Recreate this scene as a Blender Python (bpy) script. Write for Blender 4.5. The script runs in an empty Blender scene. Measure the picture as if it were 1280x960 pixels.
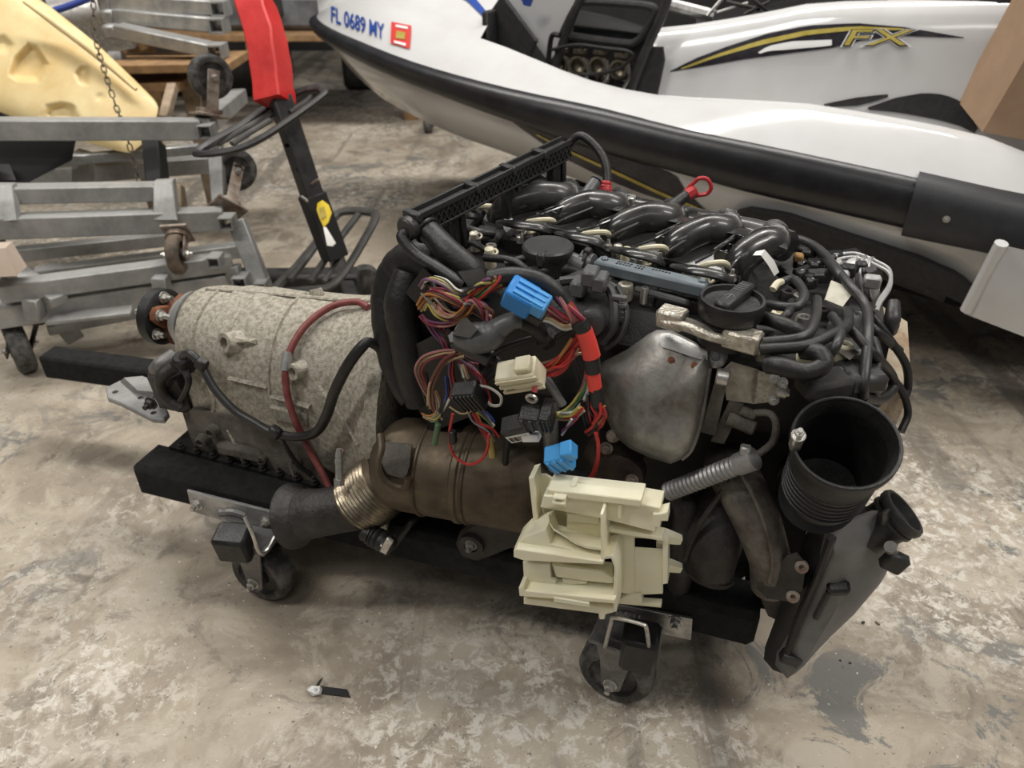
import bpy, bmesh, math, random
from mathutils import Vector, Matrix
from mathutils.bvhtree import BVHTree
random.seed(7)
SC = bpy.context.scene
COL = SC.collection
# ---------------------------------------------------------------- camera
F_PX, CAM_H, PITCH = 950.0, 1.15, math.radians(33)
cp, sp = math.cos(PITCH), math.sin(PITCH)
CAM = Vector((0, 0, CAM_H))
cd = bpy.data.cameras.new('camera'); cam = bpy.data.objects.new('camera', cd); COL.objects.link(cam)
cam.location = CAM; cam.rotation_euler = (math.pi/2 - PITCH, 0, 0)
cd.sensor_width = 36.0; cd.lens = 36.0*F_PX/1280.0; cd.clip_start = 0.02; cd.clip_end = 60
cd.dof.use_dof = True; cd.dof.focus_distance = 1.08; cd.dof.aperture_fstop = 5.0
SC.camera = cam
# ---------------------------------------------------------------- light
SC.view_settings.view_transform = 'Standard'; SC.view_settings.look = 'None'
SC.view_settings.gamma = 1.0; SC.view_settings.use_curve_mapping = False
SC.view_settings.exposure = 0.0
wd = bpy.data.worlds.new('world'); SC.world = wd; wd.use_nodes = True
wd.node_tree.nodes['Background'].inputs[0].default_value = (0.95, 0.97, 1.0, 1)
wd.node_tree.nodes['Background'].inputs[1].default_value = 0.13
def area(name, loc, size, power, target, col=(1, .96, .9)):
    l = bpy.data.lights.new(name, 'AREA'); l.shape = 'RECTANGLE'; l.size, l.size_y = size
    l.energy = power; l.color = col
    o = bpy.data.objects.new(name, l); COL.objects.link(o); o.location = loc
    o.rotation_euler = (Vector(target)-Vector(loc)).to_track_quat('-Z', 'Y').to_euler()
    return o
# strip lights under a high workshop ceiling
for nm_, lx, ly, pw_ in (('left_front', -2.1, .3, 58), ('left_back', -1.4, 2.9, 62), ('middle_back', .35, 2.7, 52), ('right_back', 1.9, 2.5, 40), ('right_front', 2.1, .2, 60), ('middle_front', -.1, -1.2, 14)):
    area('ceiling_strip_%s_offscreen' % nm_, (lx, ly, 3.4), (.3, 1.9), pw_, (lx*.9, ly, 0))
# ---------------------------------------------------------------- pixel / frame helpers
def ray(px, py):
    a = (px-640)/F_PX; b = (480-py)/F_PX
    return Vector((a, cp+b*sp, -sp+b*cp))
def Z(px, py, z):
    r = ray(px, py); return CAM + r*((z-CAM_H)/r.z)
def D(px, py, d): return CAM + ray(px, py)*d
ANG = math.radians(18.2)
U = Vector((math.cos(ANG), -math.sin(ANG), 0)); V = Vector((math.sin(ANG), math.cos(ANG), 0)); UP = Vector((0, 0, 1))
O0 = Vector((-.30, 1.0, 0))
def W(u, v, z): return O0 + U*u + V*v + UP*z
def E(px, py, v):
    r = ray(px, py); t = (v-(CAM-O0).dot(V))/r.dot(V); return CAM + r*t
def Es(pts): return [E(*p) for p in pts]
def Zs(pts): return [Z(*p) for p in pts]
def Ds(pts): return [D(*p) for p in pts]
RE = Matrix((U, V, UP)).transposed()          # engine frame as a rotation
def frame(ex, ez):                            # columns ex, ey, ez
    ex = ex.normalized(); ez = (ez-ex*ez.dot(ex)).normalized(); ey = ez.cross(ex)
    return Matrix((ex, ey, ez)).transposed()
# ---------------------------------------------------------------- mesh builder
class MB:
    def __init__(s): s.v = []; s.f = []
    def add(s, vs, fs):
        n = len(s.v); s.v += [Vector(p) for p in vs]; s.f += [tuple(i+n for i in f) for f in fs]; return s
    def hull(s, pts):
        bm = bmesh.new()
        for p in pts: bm.verts.new(p)
        bmesh.ops.convex_hull(bm, input=bm.verts)
        loose = [v for v in bm.verts if not v.link_faces]
        bmesh.ops.delete(bm, geom=loose, context='VERTS')
        bmesh.ops.dissolve_limit(bm, angle_limit=.01, verts=bm.verts, edges=bm.edges)
        bm.verts.index_update()
        vs = [v.co.copy() for v in bm.verts]; fs = [[v.index for v in f.verts] for f in bm.faces]; bm.free()
        return s.add(vs, fs)
    def box(s, c, size, R=None, b=.003):
        c = Vector(c); h = [x/2 for x in size]; b = min(b, min(h)*.45); pts = []
        for sx in (-1, 1):
            for sy in (-1, 1):
                for sz in (-1, 1):
                    for k in range(3):
                        q = [sx*(h[0]-b), sy*(h[1]-b), sz*(h[2]-b)]; q[k] = (sx, sy, sz)[k]*h[k]
                        q = Vector(q); pts.append(c + (R @ q if R else q))
        return s.hull(pts)
    def bar(s, a, b, w, h, up=UP, bev=.003):      # box between two points: w across, h along up
        a, b = Vector(a), Vector(b); R = frame(b-a, Vector(up)); return s.box((a+b)/2, ((b-a).length, w, h), R, bev)
    def prism(s, pts, d, bev=0.0):                # planar outline pts, extruded by vector d
        d = Vector(d); n = len(pts); pts = [Vector(p) for p in pts]
        nn = Vector((0, 0, 0))
        for i in range(n): nn += pts[i].cross(pts[(i+1) % n])
        if nn.dot(d) > 0: pts = pts[::-1]; nn = -nn
        nn.normalize()
        rings = []
        def inset(b):
            out = []
            for i in range(n):
                e0 = (pts[i]-pts[i-1]).normalized(); e1 = (pts[(i+1) % n]-pts[i]).normalized()
                n0 = nn.cross(e0); n1 = nn.cross(e1); m = (n0+n1)
                if m.length < 1e-6: m = n0
                m.normalize(); k = max(.35, m.dot(n0)); out.append(pts[i]+m*(b/k))
            return out
        dl = d.length; dn = d/dl
        if bev > 0:
            bev = min(bev, dl*.45); ins = inset(bev)
            rings = [ins, [p+dn*bev for p in pts], [p+dn*(dl-bev) for p in pts], [p+d for p in ins]]
        else: rings = [pts, [p+d for p in pts]]
        vs = [p for r in rings for p in r]; fs = [tuple(range(n))]
        for k in range(len(rings)-1):
            for i in range(n):
                j = (i+1) % n; fs.append((k*n+i, (k+1)*n+i, (k+1)*n+j, k*n+j))
        m = (len(rings)-1)*n; fs.append(tuple(m+i for i in reversed(range(n))))
        return s.add(vs, fs)
    def loft(s, rings, caps=True, closed=True):
        n = len(rings[0]); vs = [p for r in rings for p in r]; fs = []
        for k in range(len(rings)-1):
            for i in range(n if closed else n-1):
                j = (i+1) % n; fs.append((k*n+i, k*n+j, (k+1)*n+j, (k+1)*n+i))
        if caps and closed:
            fs.append(tuple(reversed(range(n)))); m = (len(rings)-1)*n; fs.append(tuple(m+i for i in range(n)))
        return s.add(vs, fs)
    def lathe(s, o, ax, prof, n=28, caps=True):   # prof: (height, radius)
        o = Vector(o); ax = Vector(ax).normalized(); a = ax.orthogonal().normalized(); b = ax.cross(a)
        rings = [[o+ax*h+(a*math.cos(2*math.pi*i/n)+b*math.sin(2*math.pi*i/n))*max(r, 1e-5) for i in range(n)] for h, r in prof]
        return s.loft(rings, caps)
    def cyl(s, a, b, r, n=16, bev=0.0):
        a, b = Vector(a), Vector(b); L = (b-a).length
        if bev: return s.lathe(a, b-a, [(0, r-bev), (bev, r), (L-bev, r), (L, r-bev)], n)
        return s.lathe(a, b-a, [(0, r), (L, r)], n)
    def tube(s, pts, r, n=9, k=6, closed=False, caps=True, ripple=None, flat=1.0):
        pts = [Vector(p) for p in pts]; m = len(pts); P = []; Rr = []
        rr = r if isinstance(r, (list, tuple)) else [r]*m
        seg = m if closed else m-1
        for i in range(seg):
            g = lambda q: pts[q % m] if closed else (pts[q] if 0 <= q < m else (pts[0]*2-pts[1] if q < 0 else pts[-1]*2-pts[-2]))
            p0, p1, p2, p3 = g(i-1), g(i), g(i+1), g(i+2)
            for j in range(k):
                t = j/k; P.append(.5*((2*p1)+(p2-p0)*t+(2*p0-5*p1+4*p2-p3)*t*t+(3*p1-p0-3*p2+p3)*t**3))
                Rr.append(rr[i]*(1-t)+rr[(i+1) % m]*t)
        if not closed: P.append(pts[-1]); Rr.append(rr[-1])
        N = len(P); L = 0; rings = []; nrm = None
        for i in range(N):
            if closed: t = P[(i+1) % N]-P[i-1]
            else: t = P[min(i+1, N-1)]-P[max(i-1, 0)]
            t.normalize()
            if nrm is None: nrm = t.orthogonal().normalized() if abs(t.z) > .95 else t.cross(UP).normalized()
            nrm = (nrm-t*nrm.dot(t)).normalized(); bn = t.cross(nrm)
            if i: L += (P[i]-P[i-1]).length
            q = Rr[i]*(1+(ripple[0]*math.copysign(abs(math.sin(L/ripple[1]*math.pi))**.6, 1)-ripple[0]*.5 if ripple else 0))
            rings.append([P[i]+(nrm*math.cos(2*math.pi*a/n)+bn*math.sin(2*math.pi*a/n)*flat)*q for a in range(n)])
        if closed:
            rings.append(rings[0]); return s.loft(rings, False)
        return s.loft(rings, caps)
    def ring(s, c, ax, R, r, n=24, m=8):
        c = Vector(c); ax = Vector(ax).normalized(); a = ax.orthogonal().normalized(); b = ax.cross(a)
        return s.tube([c+(a*math.cos(2*math.pi*i/n)+b*math.sin(2*math.pi*i/n))*R for i in range(n)], r, m, 1, True)
    def hexbolt(s, p, ax, r=.007, h=.006):
        p = Vector(p); ax = Vector(ax).normalized()
        s.lathe(p, ax, [(0, r*1.35), (h*.25, r*1.35)], 14); s.lathe(p, ax, [(0, r), (h, r), (h*1.15, r*.8)], 6)
        s.lathe(p, ax, [(0, r*.5), (h*2, r*.5)], 8); return s
    def dome(s, outline, bulge, rings=8, thick=.005, fn=None):  # closed outline -> panel bulging by vector `bulge`
        n = len(outline); c = sum(outline, Vector())/n; bl = Vector(bulge); vs = []; fs = []
        for k in range(rings+1):
            t = 1-k/rings
            for i in range(n):
                p = c+(outline[i]-c)*t; w = 1-t**5
                q = p+bl*w
                if fn: q = fn(q, t)
                vs.append(q)
        m = len(vs)
        for k in range(rings):
            for i in range(n):
                j = (i+1) % n; fs.append((k*n+i, k*n+j, (k+1)*n+j, (k+1)*n+i))
        bd = bl.normalized()*thick
        vs += [o-bd for o in outline]; fs.append(tuple(m+i for i in reversed(range(n))))
        for i in range(n): j = (i+1) % n; fs.append((i, m+i, m+j, j))
        return s.add(vs, fs)
def mesh_of(mb, name, mat, org, ang=38):
    me = bpy.data.meshes.new(name); me.from_pydata([tuple(p-org) for p in mb.v], [], mb.f)
    bm = bmesh.new(); bm.from_mesh(me); bmesh.ops.recalc_face_normals(bm, faces=bm.faces); bm.to_mesh(me); bm.free()
    for p in me.polygons: p.use_smooth = True
    me.set_sharp_from_angle(angle=math.radians(ang)); me.materials.append(mat); return me
def wl(o):                                     # world location of a (never rotated) object
    p = Vector(o.location)
    while o.parent: o = o.parent; p += o.location
    return p
def ob(name, mb, mat, parent=None, label=None, cat=None, group=None, kind=None, ang=38):
    lo = Vector([min(p[i] for p in mb.v) for i in range(3)]); hi = Vector([max(p[i] for p in mb.v) for i in range(3)])
    org = (lo+hi)/2
    if parent is None: org.z = lo.z
    o = bpy.data.objects.new(name, mesh_of(mb, name, mat, org, ang)); COL.objects.link(o)
    if parent: o.parent = parent; o.location = org-wl(parent)
    else: o.location = org
    return tag(o, label, cat, group, kind)
def tag(o, label=None, cat=None, group=None, kind=None):
    if label: o['label'] = label
    if cat: o['category'] = cat
    if group: o['group'] = group
    if kind: o['kind'] = kind
    return o
def thing(name, label, cat, loc, group=None):
    o = bpy.data.objects.new(name, None); o.empty_display_size = .1; COL.objects.link(o); o.location = loc
    return tag(o, label, cat, group)
def lk(name, src, loc, parent, R=None):        # linked copy of a mesh object (a repeated part) centred at loc
    o = bpy.data.objects.new(name, src.data); COL.objects.link(o); o.parent = parent
    o.location = Vector(loc)-wl(parent)
    if R: o.rotation_euler = R.to_euler()
    return o
def drill(o, cut):                             # cut real holes: `cut` is a closed MB in world space
    org = wl(o); me = bpy.data.meshes.new('cut'); me.from_pydata([tuple(q-org) for q in cut.v], [], cut.f)
    bm = bmesh.new(); bm.from_mesh(me); bmesh.ops.recalc_face_normals(bm, faces=bm.faces); bm.to_mesh(me); bm.free()
    c = bpy.data.objects.new('cut', me); COL.objects.link(c); c.matrix_world = Matrix.Translation(org); bpy.context.view_layer.update()
    md = o.modifiers.new('cut', 'BOOLEAN'); md.operation = 'DIFFERENCE'; md.solver = 'EXACT'; md.object = c
    dg = bpy.context.evaluated_depsgraph_get(); new = bpy.data.meshes.new_from_object(o.evaluated_get(dg)); o.modifiers.clear()
    if len(new.polygons): o.data = new; new.set_sharp_from_angle(angle=math.radians(38))
    bpy.data.objects.remove(c); return o
def sleeve(mb, c, w, h, d, t=.004):            # hollow square tube end, open towards -Y, centred at c
    c = Vector(c)
    for s in (-1, 1):
        mb.box(c+Vector((s*(w-t)/2, 0, 0)), (t, d, h), None, .0008); mb.box(c+Vector((0, 0, s*(h-t)/2)), (w-t*2, d, t), None, .0008)
    return mb
# ---------------------------------------------------------------- materials
MATS = {}
def mk(name, col, rough=.5, metal=0., col2=None, scale=30., bump=0., bscale=120., coat=0., rvar=0., detail=4., lo=.35, hi=.65, spec=.5, sss=0.):
    m = bpy.data.materials.new(name); m.use_nodes = True; nt = m.node_tree; B = nt.nodes['Principled BSDF']
    B.inputs['Base Color'].default_value = (*col, 1); B.inputs['Roughness'].default_value = rough; B.inputs['Metallic'].default_value = metal
    B.inputs['Coat Weight'].default_value = coat; B.inputs['Coat Roughness'].default_value = .08; B.inputs['Specular IOR Level'].default_value = spec
    if sss: B.inputs['Subsurface Weight'].default_value = sss; B.inputs['Subsurface Radius'].default_value = (.02, .015, .008); B.inputs['Subsurface Scale'].default_value = .6
    tc = nt.nodes.new('ShaderNodeTexCoord')
    if col2 or rvar:
        nz = nt.nodes.new('ShaderNodeTexNoise'); nz.inputs['Scale'].default_value = scale; nz.inputs['Detail'].default_value = detail; nz.inputs['Roughness'].default_value = .65
        nt.links.new(tc.outputs['Object'], nz.inputs['Vector'])
        mr = nt.nodes.new('ShaderNodeMapRange'); mr.inputs['From Min'].default_value = lo; mr.inputs['From Max'].default_value = hi
        nt.links.new(nz.outputs['Fac'], mr.inputs['Value'])
        if col2:
            mx = nt.nodes.new('ShaderNodeMix'); mx.data_type = 'RGBA'
            mx.inputs['A'].default_value = (*col, 1); mx.inputs['B'].default_value = (*col2, 1)
            nt.links.new(mr.outputs['Result'], mx.inputs['Factor']); nt.links.new(mx.outputs['Result'], B.inputs['Base Color'])
        if rvar:
            m2 = nt.nodes.new('ShaderNodeMapRange'); m2.inputs['To Min'].default_value = rough; m2.inputs['To Max'].default_value = min(1, rough+rvar)
            nt.links.new(mr.outputs['Result'], m2.inputs['Value']); nt.links.new(m2.outputs['Result'], B.inputs['Roughness'])
    if bump:
        n2 = nt.nodes.new('ShaderNodeTexNoise'); n2.inputs['Scale'].default_value = bscale; n2.inputs['Detail'].default_value = 3
        nt.links.new(tc.outputs['Object'], n2.inputs['Vector'])
        bp = nt.nodes.new('ShaderNodeBump'); bp.inputs['Strength'].default_value = bump; bp.inputs['Distance'].default_value = .004
        nt.links.new(n2.outputs['Fac'], bp.inputs['Height']); nt.links.new(bp.outputs['Normal'], B.inputs['Normal'])
    MATS[name] = m; return m
mk('black_plastic', (.007, .007, .0075), .34, 0, (.016, .016, .016), 25, .15, 300, rvar=.22)
mk('black_gloss', (.006, .0065, .007), .14, 0, (.04, .039, .037), 9, rvar=.3, coat=.35)
mk('black_rubber', (.008, .008, .008), .48, 0, (.018, .0175, .017), 40, .2, 200)
mk('grey_plastic', (.07, .075, .08), .42, 0, (.11, .11, .11), 30, .1, 300)
mk('dark_plastic', (.02, .021, .022), .42, 0, (.035, .034, .033), 30, .12, 300)
mk('blue_grey', (.12, .15, .17), .42, .2, (.17, .2, .22), 30)
mk('engine_black', (.016, .0155, .015), .7, 0, (.03, .027, .024), 20, .3, 80)
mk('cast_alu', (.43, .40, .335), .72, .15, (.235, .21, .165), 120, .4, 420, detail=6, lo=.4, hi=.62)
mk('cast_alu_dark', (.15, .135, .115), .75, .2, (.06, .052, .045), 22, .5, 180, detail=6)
mk('alu', (.50, .50, .49), .42, .75, (.30, .30, .30), 14, .15, 150, rvar=.25, detail=6)
mk('alu_weathered', (.46, .46, .45), .5, .55, (.24, .24, .235), 9, .25, 90, rvar=.2, detail=7, lo=.3, hi=.7)
mk('steel', (.55, .54, .52), .3, .9, (.35, .34, .33), 60, rvar=.2)
mk('zinc', (.6, .59, .56), .34, .8, (.42, .4, .37), 80)
mk('grey_steel', (.24, .235, .23), .48, .5, (.14, .135, .13), 30, .2, 120)
mk('dark_iron', (.052, .049, .047), .55, .35, (.027, .024, .022), 30, .4, 140)
mk('rust', (.23, .085, .035), .8, .1, (.11, .045, .025), 70, .5, 200)
mk('rusty_steel', (.38, .34, .29), .6, .4, (.18, .12, .085), 40, .3, 150)
mk('cat_gold', (.135, .105, .07), .5, .6, (.065, .05, .035), 12, .15, 60, rvar=.2)
mk('braid', (.42, .36, .27), .3, .9, (.2, .165, .12), 60, .1, 500)
mk('heat_shield', (.36, .355, .335), .42, .7, (.14, .125, .105), 16, .25, 70, rvar=.2, detail=6)
mk('foil', (.62, .58, .5), .36, .6, (.3, .27, .22), 50, .6, 160)
mk('cream_plastic', (.86, .83, .66), .38, 0, (.85, .8, .58), 10, sss=.12)
mk('ivory_plastic', (.72, .68, .52), .45, 0, (.62, .56, .38), 30)
mk('blue_plastic', (.02, .22, .62), .4)
mk('blue_plastic_light', (.06, .33, .72), .42)
mk('red_plastic', (.45, .03, .035), .4)
mk('red_tape', (.72, .06, .045), .4)
mk('white_plastic', (.75, .75, .73), .45)
mk('gelcoat', (.60, .605, .61), .14, 0, (.56, .555, .55), 5, coat=.6)
mk('bumper_black', (.012, .012, .014), .33, 0, (.022, .022, .025), 18, .1, 200)
mk('decal_black', (.012, .01, .018), .22, 0, (.03, .026, .03), 40)
mk('decal_gold', (.42, .33, .05), .3, .3, (.55, .45, .12), 30)
mk('decal_blue', (.02, .06, .28), .35)
mk('decal_red', (.6, .04, .03), .4)
mk('decal_white', (.8, .8, .8), .3)
mk('foam_black', (.016, .016, .017), .8, 0, (.03, .03, .03), 60, .4, 300)
mk('bronze_alu', (.3, .26, .19), .4, .75, (.14, .12, .09), 70)
mk('beam_felt', (.010, .010, .010), .95, 0, (.02, .02, .02), 60, .6, 400, spec=.3)
mk('wheel_rubber', (.03, .029, .028), .62, 0, (.17, .16, .15), 30, .5, 120, lo=.42, hi=.72)
mk('wheel_worn', (.16, .12, .085), .75, 0, (.06, .045, .035), 30, .5, 120)
mk('powder_black', (.016, .016, .017), .42, .1, (.04, .038, .036), 25, .1, 200, rvar=.2)
mk('dusty_black', (.07, .066, .06), .6, .1, (.025, .024, .023), 14, .2, 150, detail=6)
mk('red_fabric', (.50, .012, .010), .5, 0, (.60, .02, .016), 12, .5, 18)
mk('tank_plastic', (.80, .66, .36), .42, 0, (.66, .47, .2), 5, .1, 40, sss=.15, detail=6)
mk('tank_amber', (.7, .42, .06), .4, 0, (.6, .34, .05), 8)
mk('cardboard', (.36, .24, .15), .8, 0, (.31, .2, .125), 12, .1, 200)
mk('pale_box', (.55, .45, .38), .8, 0, (.5, .4, .32), 14)
mk('wood', (.34, .2, .09), .75, 0, (.2, .12, .06), 18, .4, 60)
mk('wood_pale', (.36, .28, .2), .8, 0, (.2, .15, .1), 18, .4, 60)
mk('yellow_tag', (.8, .58, .02), .45)
mk('paper', (.78, .77, .73), .7)
mk('chain_steel', (.16, .13, .1), .5, .7, (.08, .065, .05), 90)
mk('grey_machine', (.2, .21, .22), .5, .3, (.1, .1, .105), 9, .1, 60)
mk('dark_wall', (.035, .034, .033), .85, 0, (.05, .048, .045), 3)
for n_, c_ in dict(brown=(.13, .05, .03), red=(.42, .028, .025), orange=(.42, .17, .04), yellow=(.46, .39, .1), pink=(.36, .16, .15), violet=(.16, .06, .13), black=(.015, .015, .015),
                   white=(.6, .57, .5), green=(.05, .25, .1), blue=(.03, .06, .3), grey=(.2, .2, .2), maroon=(.22, .03, .05), tan=(.4, .28, .16)).items():
    mk('wire_'+n_, c_, .42)
M = MATS
# ---------------------------------------------------------------- setting: floor, back wall
def concrete():
    m = bpy.data.materials.new('concrete'); m.use_nodes = True; nt = m.node_tree; B = nt.nodes['Principled BSDF']; L = nt.links.new
    tc = nt.nodes.new('ShaderNodeTexCoord')
    def nz(scale, detail=5, rough=.6, dist=0., vec=None):
        n = nt.nodes.new('ShaderNodeTexNoise'); n.inputs['Scale'].default_value = scale; n.inputs['Detail'].default_value = detail
        n.inputs['Roughness'].default_value = rough; n.inputs['Distortion'].default_value = dist; L(vec or tc.outputs['Object'], n.inputs['Vector']); return n.outputs['Fac']
    def rng(v, a, b, c=0., d=1.):
        n = nt.nodes.new('ShaderNodeMapRange'); n.inputs['From Min'].default_value = a; n.inputs['From Max'].default_value = b
        n.inputs['To Min'].default_value = c; n.inputs['To Max'].default_value = d; L(v, n.inputs['Value']); return n.outputs['Result']
    def mix(f, a, b, mode='MIX'):
        n = nt.nodes.new('ShaderNodeMix'); n.data_type = 'RGBA'; n.blend_type = mode
        if isinstance(f, float): n.inputs['Factor'].default_value = f
        else: L(f, n.inputs['Factor'])
        for k, q in (('A', a), ('B', b)):
            if isinstance(q, tuple): n.inputs[k].default_value = (*q, 1)
            else: L(q, n.inputs[k])
        return n.outputs['Result']
    def mul(a, b):
        n = nt.nodes.new('ShaderNodeMath'); n.operation = 'MULTIPLY'; L(a, n.inputs[0]); L(b, n.inputs[1]); return n.outputs[0]
    c = mix(rng(nz(2.6, 9, .66, .5), .40, .60), (.44, .378, .295), (.25, .21, .163))
    c = mix(rng(nz(6.5, 10, .72, .7), .47, .58, 0, .9), c, (.485, .43, .35))                          # pale worn patches
    c = mix(rng(nz(7.5, 10, .74, 1.0), .56, .62, 0, .6), c, (.18, .157, .128))                      # dark stained patches
    c = mix(mul(rng(nz(5.2, 10, .76, 1.2), .53, .57), rng(nz(1.1, 2), .45, .55)), c, (.185, .18, .165))   # grey sealed remnants
    c = mix(mul(rng(nz(38, 8, .75, .5), .50, .58), rng(nz(1.5, 3, .5), .46, .60)), c, (.66, .62, .55))    # flaked paint, pale crust
    mp = nt.nodes.new('ShaderNodeMapping'); mp.inputs['Rotation'].default_value = (0, 0, -.3); mp.inputs['Scale'].default_value = (7., .5, 1); L(tc.outputs['Object'], mp.inputs['Vector'])
    c = mix(mul(rng(nz(1.3, 6, .55, 0, mp.outputs['Vector']), .54, .60, 0, .6), rng(nz(.8, 2), .44, .54)), c, (.15, .135, .115))          # tyre streaks
    c = mix(rng(nz(90, 3, .6), .65, .70, 0, .8), c, (.10, .085, .07))                        # pits
    c = mix(rng(nz(130, 2, .5), .70, .73), c, (.70, .68, .64))                               # white specks
    c = mix(rng(nz(3.1, 8, .65, 2.), .62, .68, 0, .65), c, (.11, .088, .07))                  # oil stains
    L(c, B.inputs['Base Color']); L(rng(nz(6, 5), .3, .7, .5, .8), B.inputs['Roughness'])
    bp = nt.nodes.new('ShaderNodeBump'); bp.inputs['Strength'].default_value = .28; bp.inputs['Distance'].default_value = .006
    L(nz(45, 6, .7), bp.inputs['Height']); L(bp.outputs['Normal'], B.inputs['Normal']); return m
mb = MB(); mb.box((0, 3, -.05), (14, 12, .1), None, 0); ob('floor', mb, concrete(), kind='structure')
mb = MB(); mb.box((0, 7.1, 2), (14, .2, 4), None, 0); ob('wall_back', mb, M['dark_wall'], kind='structure')
mb = MB(); mb.box((-5.1, 3, 2), (.2, 8.2, 4), None, 0); ob('wall_left', mb, M['dark_wall'], kind='structure')
# ---------------------------------------------------------------- engine dolly
dolly = thing('engine_dolly', 'low black felt covered beam dolly on casters carrying the engine', 'dolly', W(.1, .2, 0))
mb = MB(); mb.box(W(.125, .042, .181), (1.18, .084, .076), RE, .011); ob('beam', mb, M['beam_felt'], dolly, 'black carpet covered wooden beam')
fa, fb = Z(62, 452, .2), W(.66, .43, .2)
mb = MB(); mb.bar(fa, fb, .06, .06, UP, .006); ob('beam', mb, M['beam_felt'], dolly)
mb = MB(); mb.bar(W(-.16, .08, .175), W(-.13, .43, .175), .09, .04, UP, .004); ob('cross_bar', mb, M['beam_felt'], dolly)
mb = MB(); mb.bar(W(.745, .08, .175), W(.70, .43, .175), .09, .04, UP, .004); ob('cross_bar', mb, M['beam_felt'], dolly)
def caster(par, c, ax, box_c, box_s, Rb, dark):
    ax = Vector(ax).normalized(); fw = UP.cross(ax); ctr = c+UP*.0635; w = .046
    mb = MB(); mb.lathe(ctr, ax, [(-w/2, .03), (-w/2, .054), (-w/2+.004, .059), (-w/2+.010, .063), (w/2-.01, .063), (w/2-.004, .059), (w/2, .054), (w/2, .042), (w/2-.007, .038), (w/2-.008, .018)], 36)
    t = ob('wheel', mb, M['wheel_rubber'], par)
    mb = MB(); mb.lathe(ctr, ax, [(0, .02), (w/2+.002, .02), (w/2+.004, .016)], 20); ob('hub', mb, M['dark_iron'], t)
    for s in (-1, 1):
        o = ctr+ax*s*(w/2+.006)
        pts = [o+fw*a+UP*b for a, b in ((-.016, -.012), (-.008, -.018), (.008, -.018), (.016, -.012), (.026, .05), (.03, .082), (-.03, .082), (-.022, .05))]
        mb = MB(); mb.prism(pts, ax*s*.005, .001); ob('fork_arm', mb, M['grey_steel'], par)
    mb = MB(); mb.hexbolt(ctr+ax*(w/2+.011), ax, .009, .01); ob('axle_nut', mb, M['zinc'], par)
    mb = MB(); mb.box(ctr+UP*.088, (.085, .075, .008), frame(fw, UP), .002); mb.cyl(ctr+UP*.082, ctr+UP*.1, .026, 20); ob('swivel_plate', mb, M['grey_steel'], par)
    mb = MB(); mb.box(box_c, box_s, Rb, .006); q = ob('brake_cover', mb, M['black_plastic'], par, 'black plastic brake cover')
    return t
cL, cF = Z(338, 741, 0), Z(768, 864, 0)
axL = Vector((-.34, -.94, 0)); axF = Vector((-.42, -.9, 0))
RbL = frame(Vector((.9, -.1, 0)), Vector((.1, -.2, 1))); RbF = frame(Vector((.95, -.25, 0)), Vector((.05, -.1, 1)))
caster(dolly, cL, axL, E(294, 678, -.075), (.062, .05, .062), RbL, 0)
caster(dolly, cF, axF, E(800, 808, -.085), (.055, .05, .075), RbF, 1)
# steel hanger plates bolted to the beam, with a gusset and weld
for i, (poly, bolts) in enumerate(((((236, 611), (352, 640), (360, 672), (242, 637)), ((247, 630), (332, 652))), (((752, 748), (866, 771), (864, 797), (748, 772)), ((845, 776),)))):
    pts = [E(x, y, -.004) for x, y in poly]
    mb = MB(); mb.prism(pts, V*-.006, .001); pl = ob('hanger_plate', mb, M['alu' if i == 0 else 'steel'], dolly, 'bare steel hanger plate bolted to the beam')
    for bx_, by_ in bolts:
        mb = MB(); mb.hexbolt(E(bx_, by_, -.01), -V, .009, .009); ob('bolt', mb, M['zinc'], pl)
mb = MB(); a, b, c_ = E(276, 646, -.01), E(352, 664, -.01), E(322, 690, -.07)
mb.hull([a, b, c_, a+UP*-.006, b+UP*-.006, c_+UP*-.006, E(284, 652, -.06), E(284, 652, -.06)-UP*.006]); ob('gusset', mb, M['alu'], dolly)
mb = MB(); mb.tube(Es([(272, 641, -.045), (290, 640, -.04), (306, 645, -.035)]), .007, 8, 6, ripple=(.5, .008)); ob('weld_bead', mb, M['grey_steel'], dolly)
mb = MB(); mb.tube(Es([(306, 646, -.09), (316, 668, -.095), (324, 690, -.095), (334, 688, -.08), (345, 668, -.05)]), .0035, 7); ob('bail', mb, M['zinc'], dolly)
mb = MB(); mb.prism([E(x, y, -.03) for x, y in ((818, 780), (829, 784), (824, 826), (806, 830), (806, 780))], V*-.005, .001); ob('backing_plate', mb, M['grey_steel'], dolly)
mb = MB(); mb.tube(Es([(757, 808, -.08), (757, 806, -.1), (764, 778, -.115), (768, 772, -.115), (802, 780, -.115), (808, 786, -.115), (812, 815, -.1), (814, 818, -.06)]), .0032, 8); ob('bail', mb, M['zinc'], dolly)
mb = MB(); mb.tube(Es([(768, 768, -.06), (784, 769, -.06), (800, 773, -.06)]), .006, 8, 8, ripple=(.6, .007)); ob('weld_bead', mb, M['grey_steel'], dolly)
# ---------------------------------------------------------------- engine with gearbox
eng = thing('car_engine', 'diesel car engine with its dusty gearbox attached, sitting on the black dolly', 'engine', W(.3, .2, 0))
def P(name, mb, mat, label=None, parent=None, ang=38): return ob(name, mb, M[mat], parent or eng, label, ang=ang)
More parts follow.
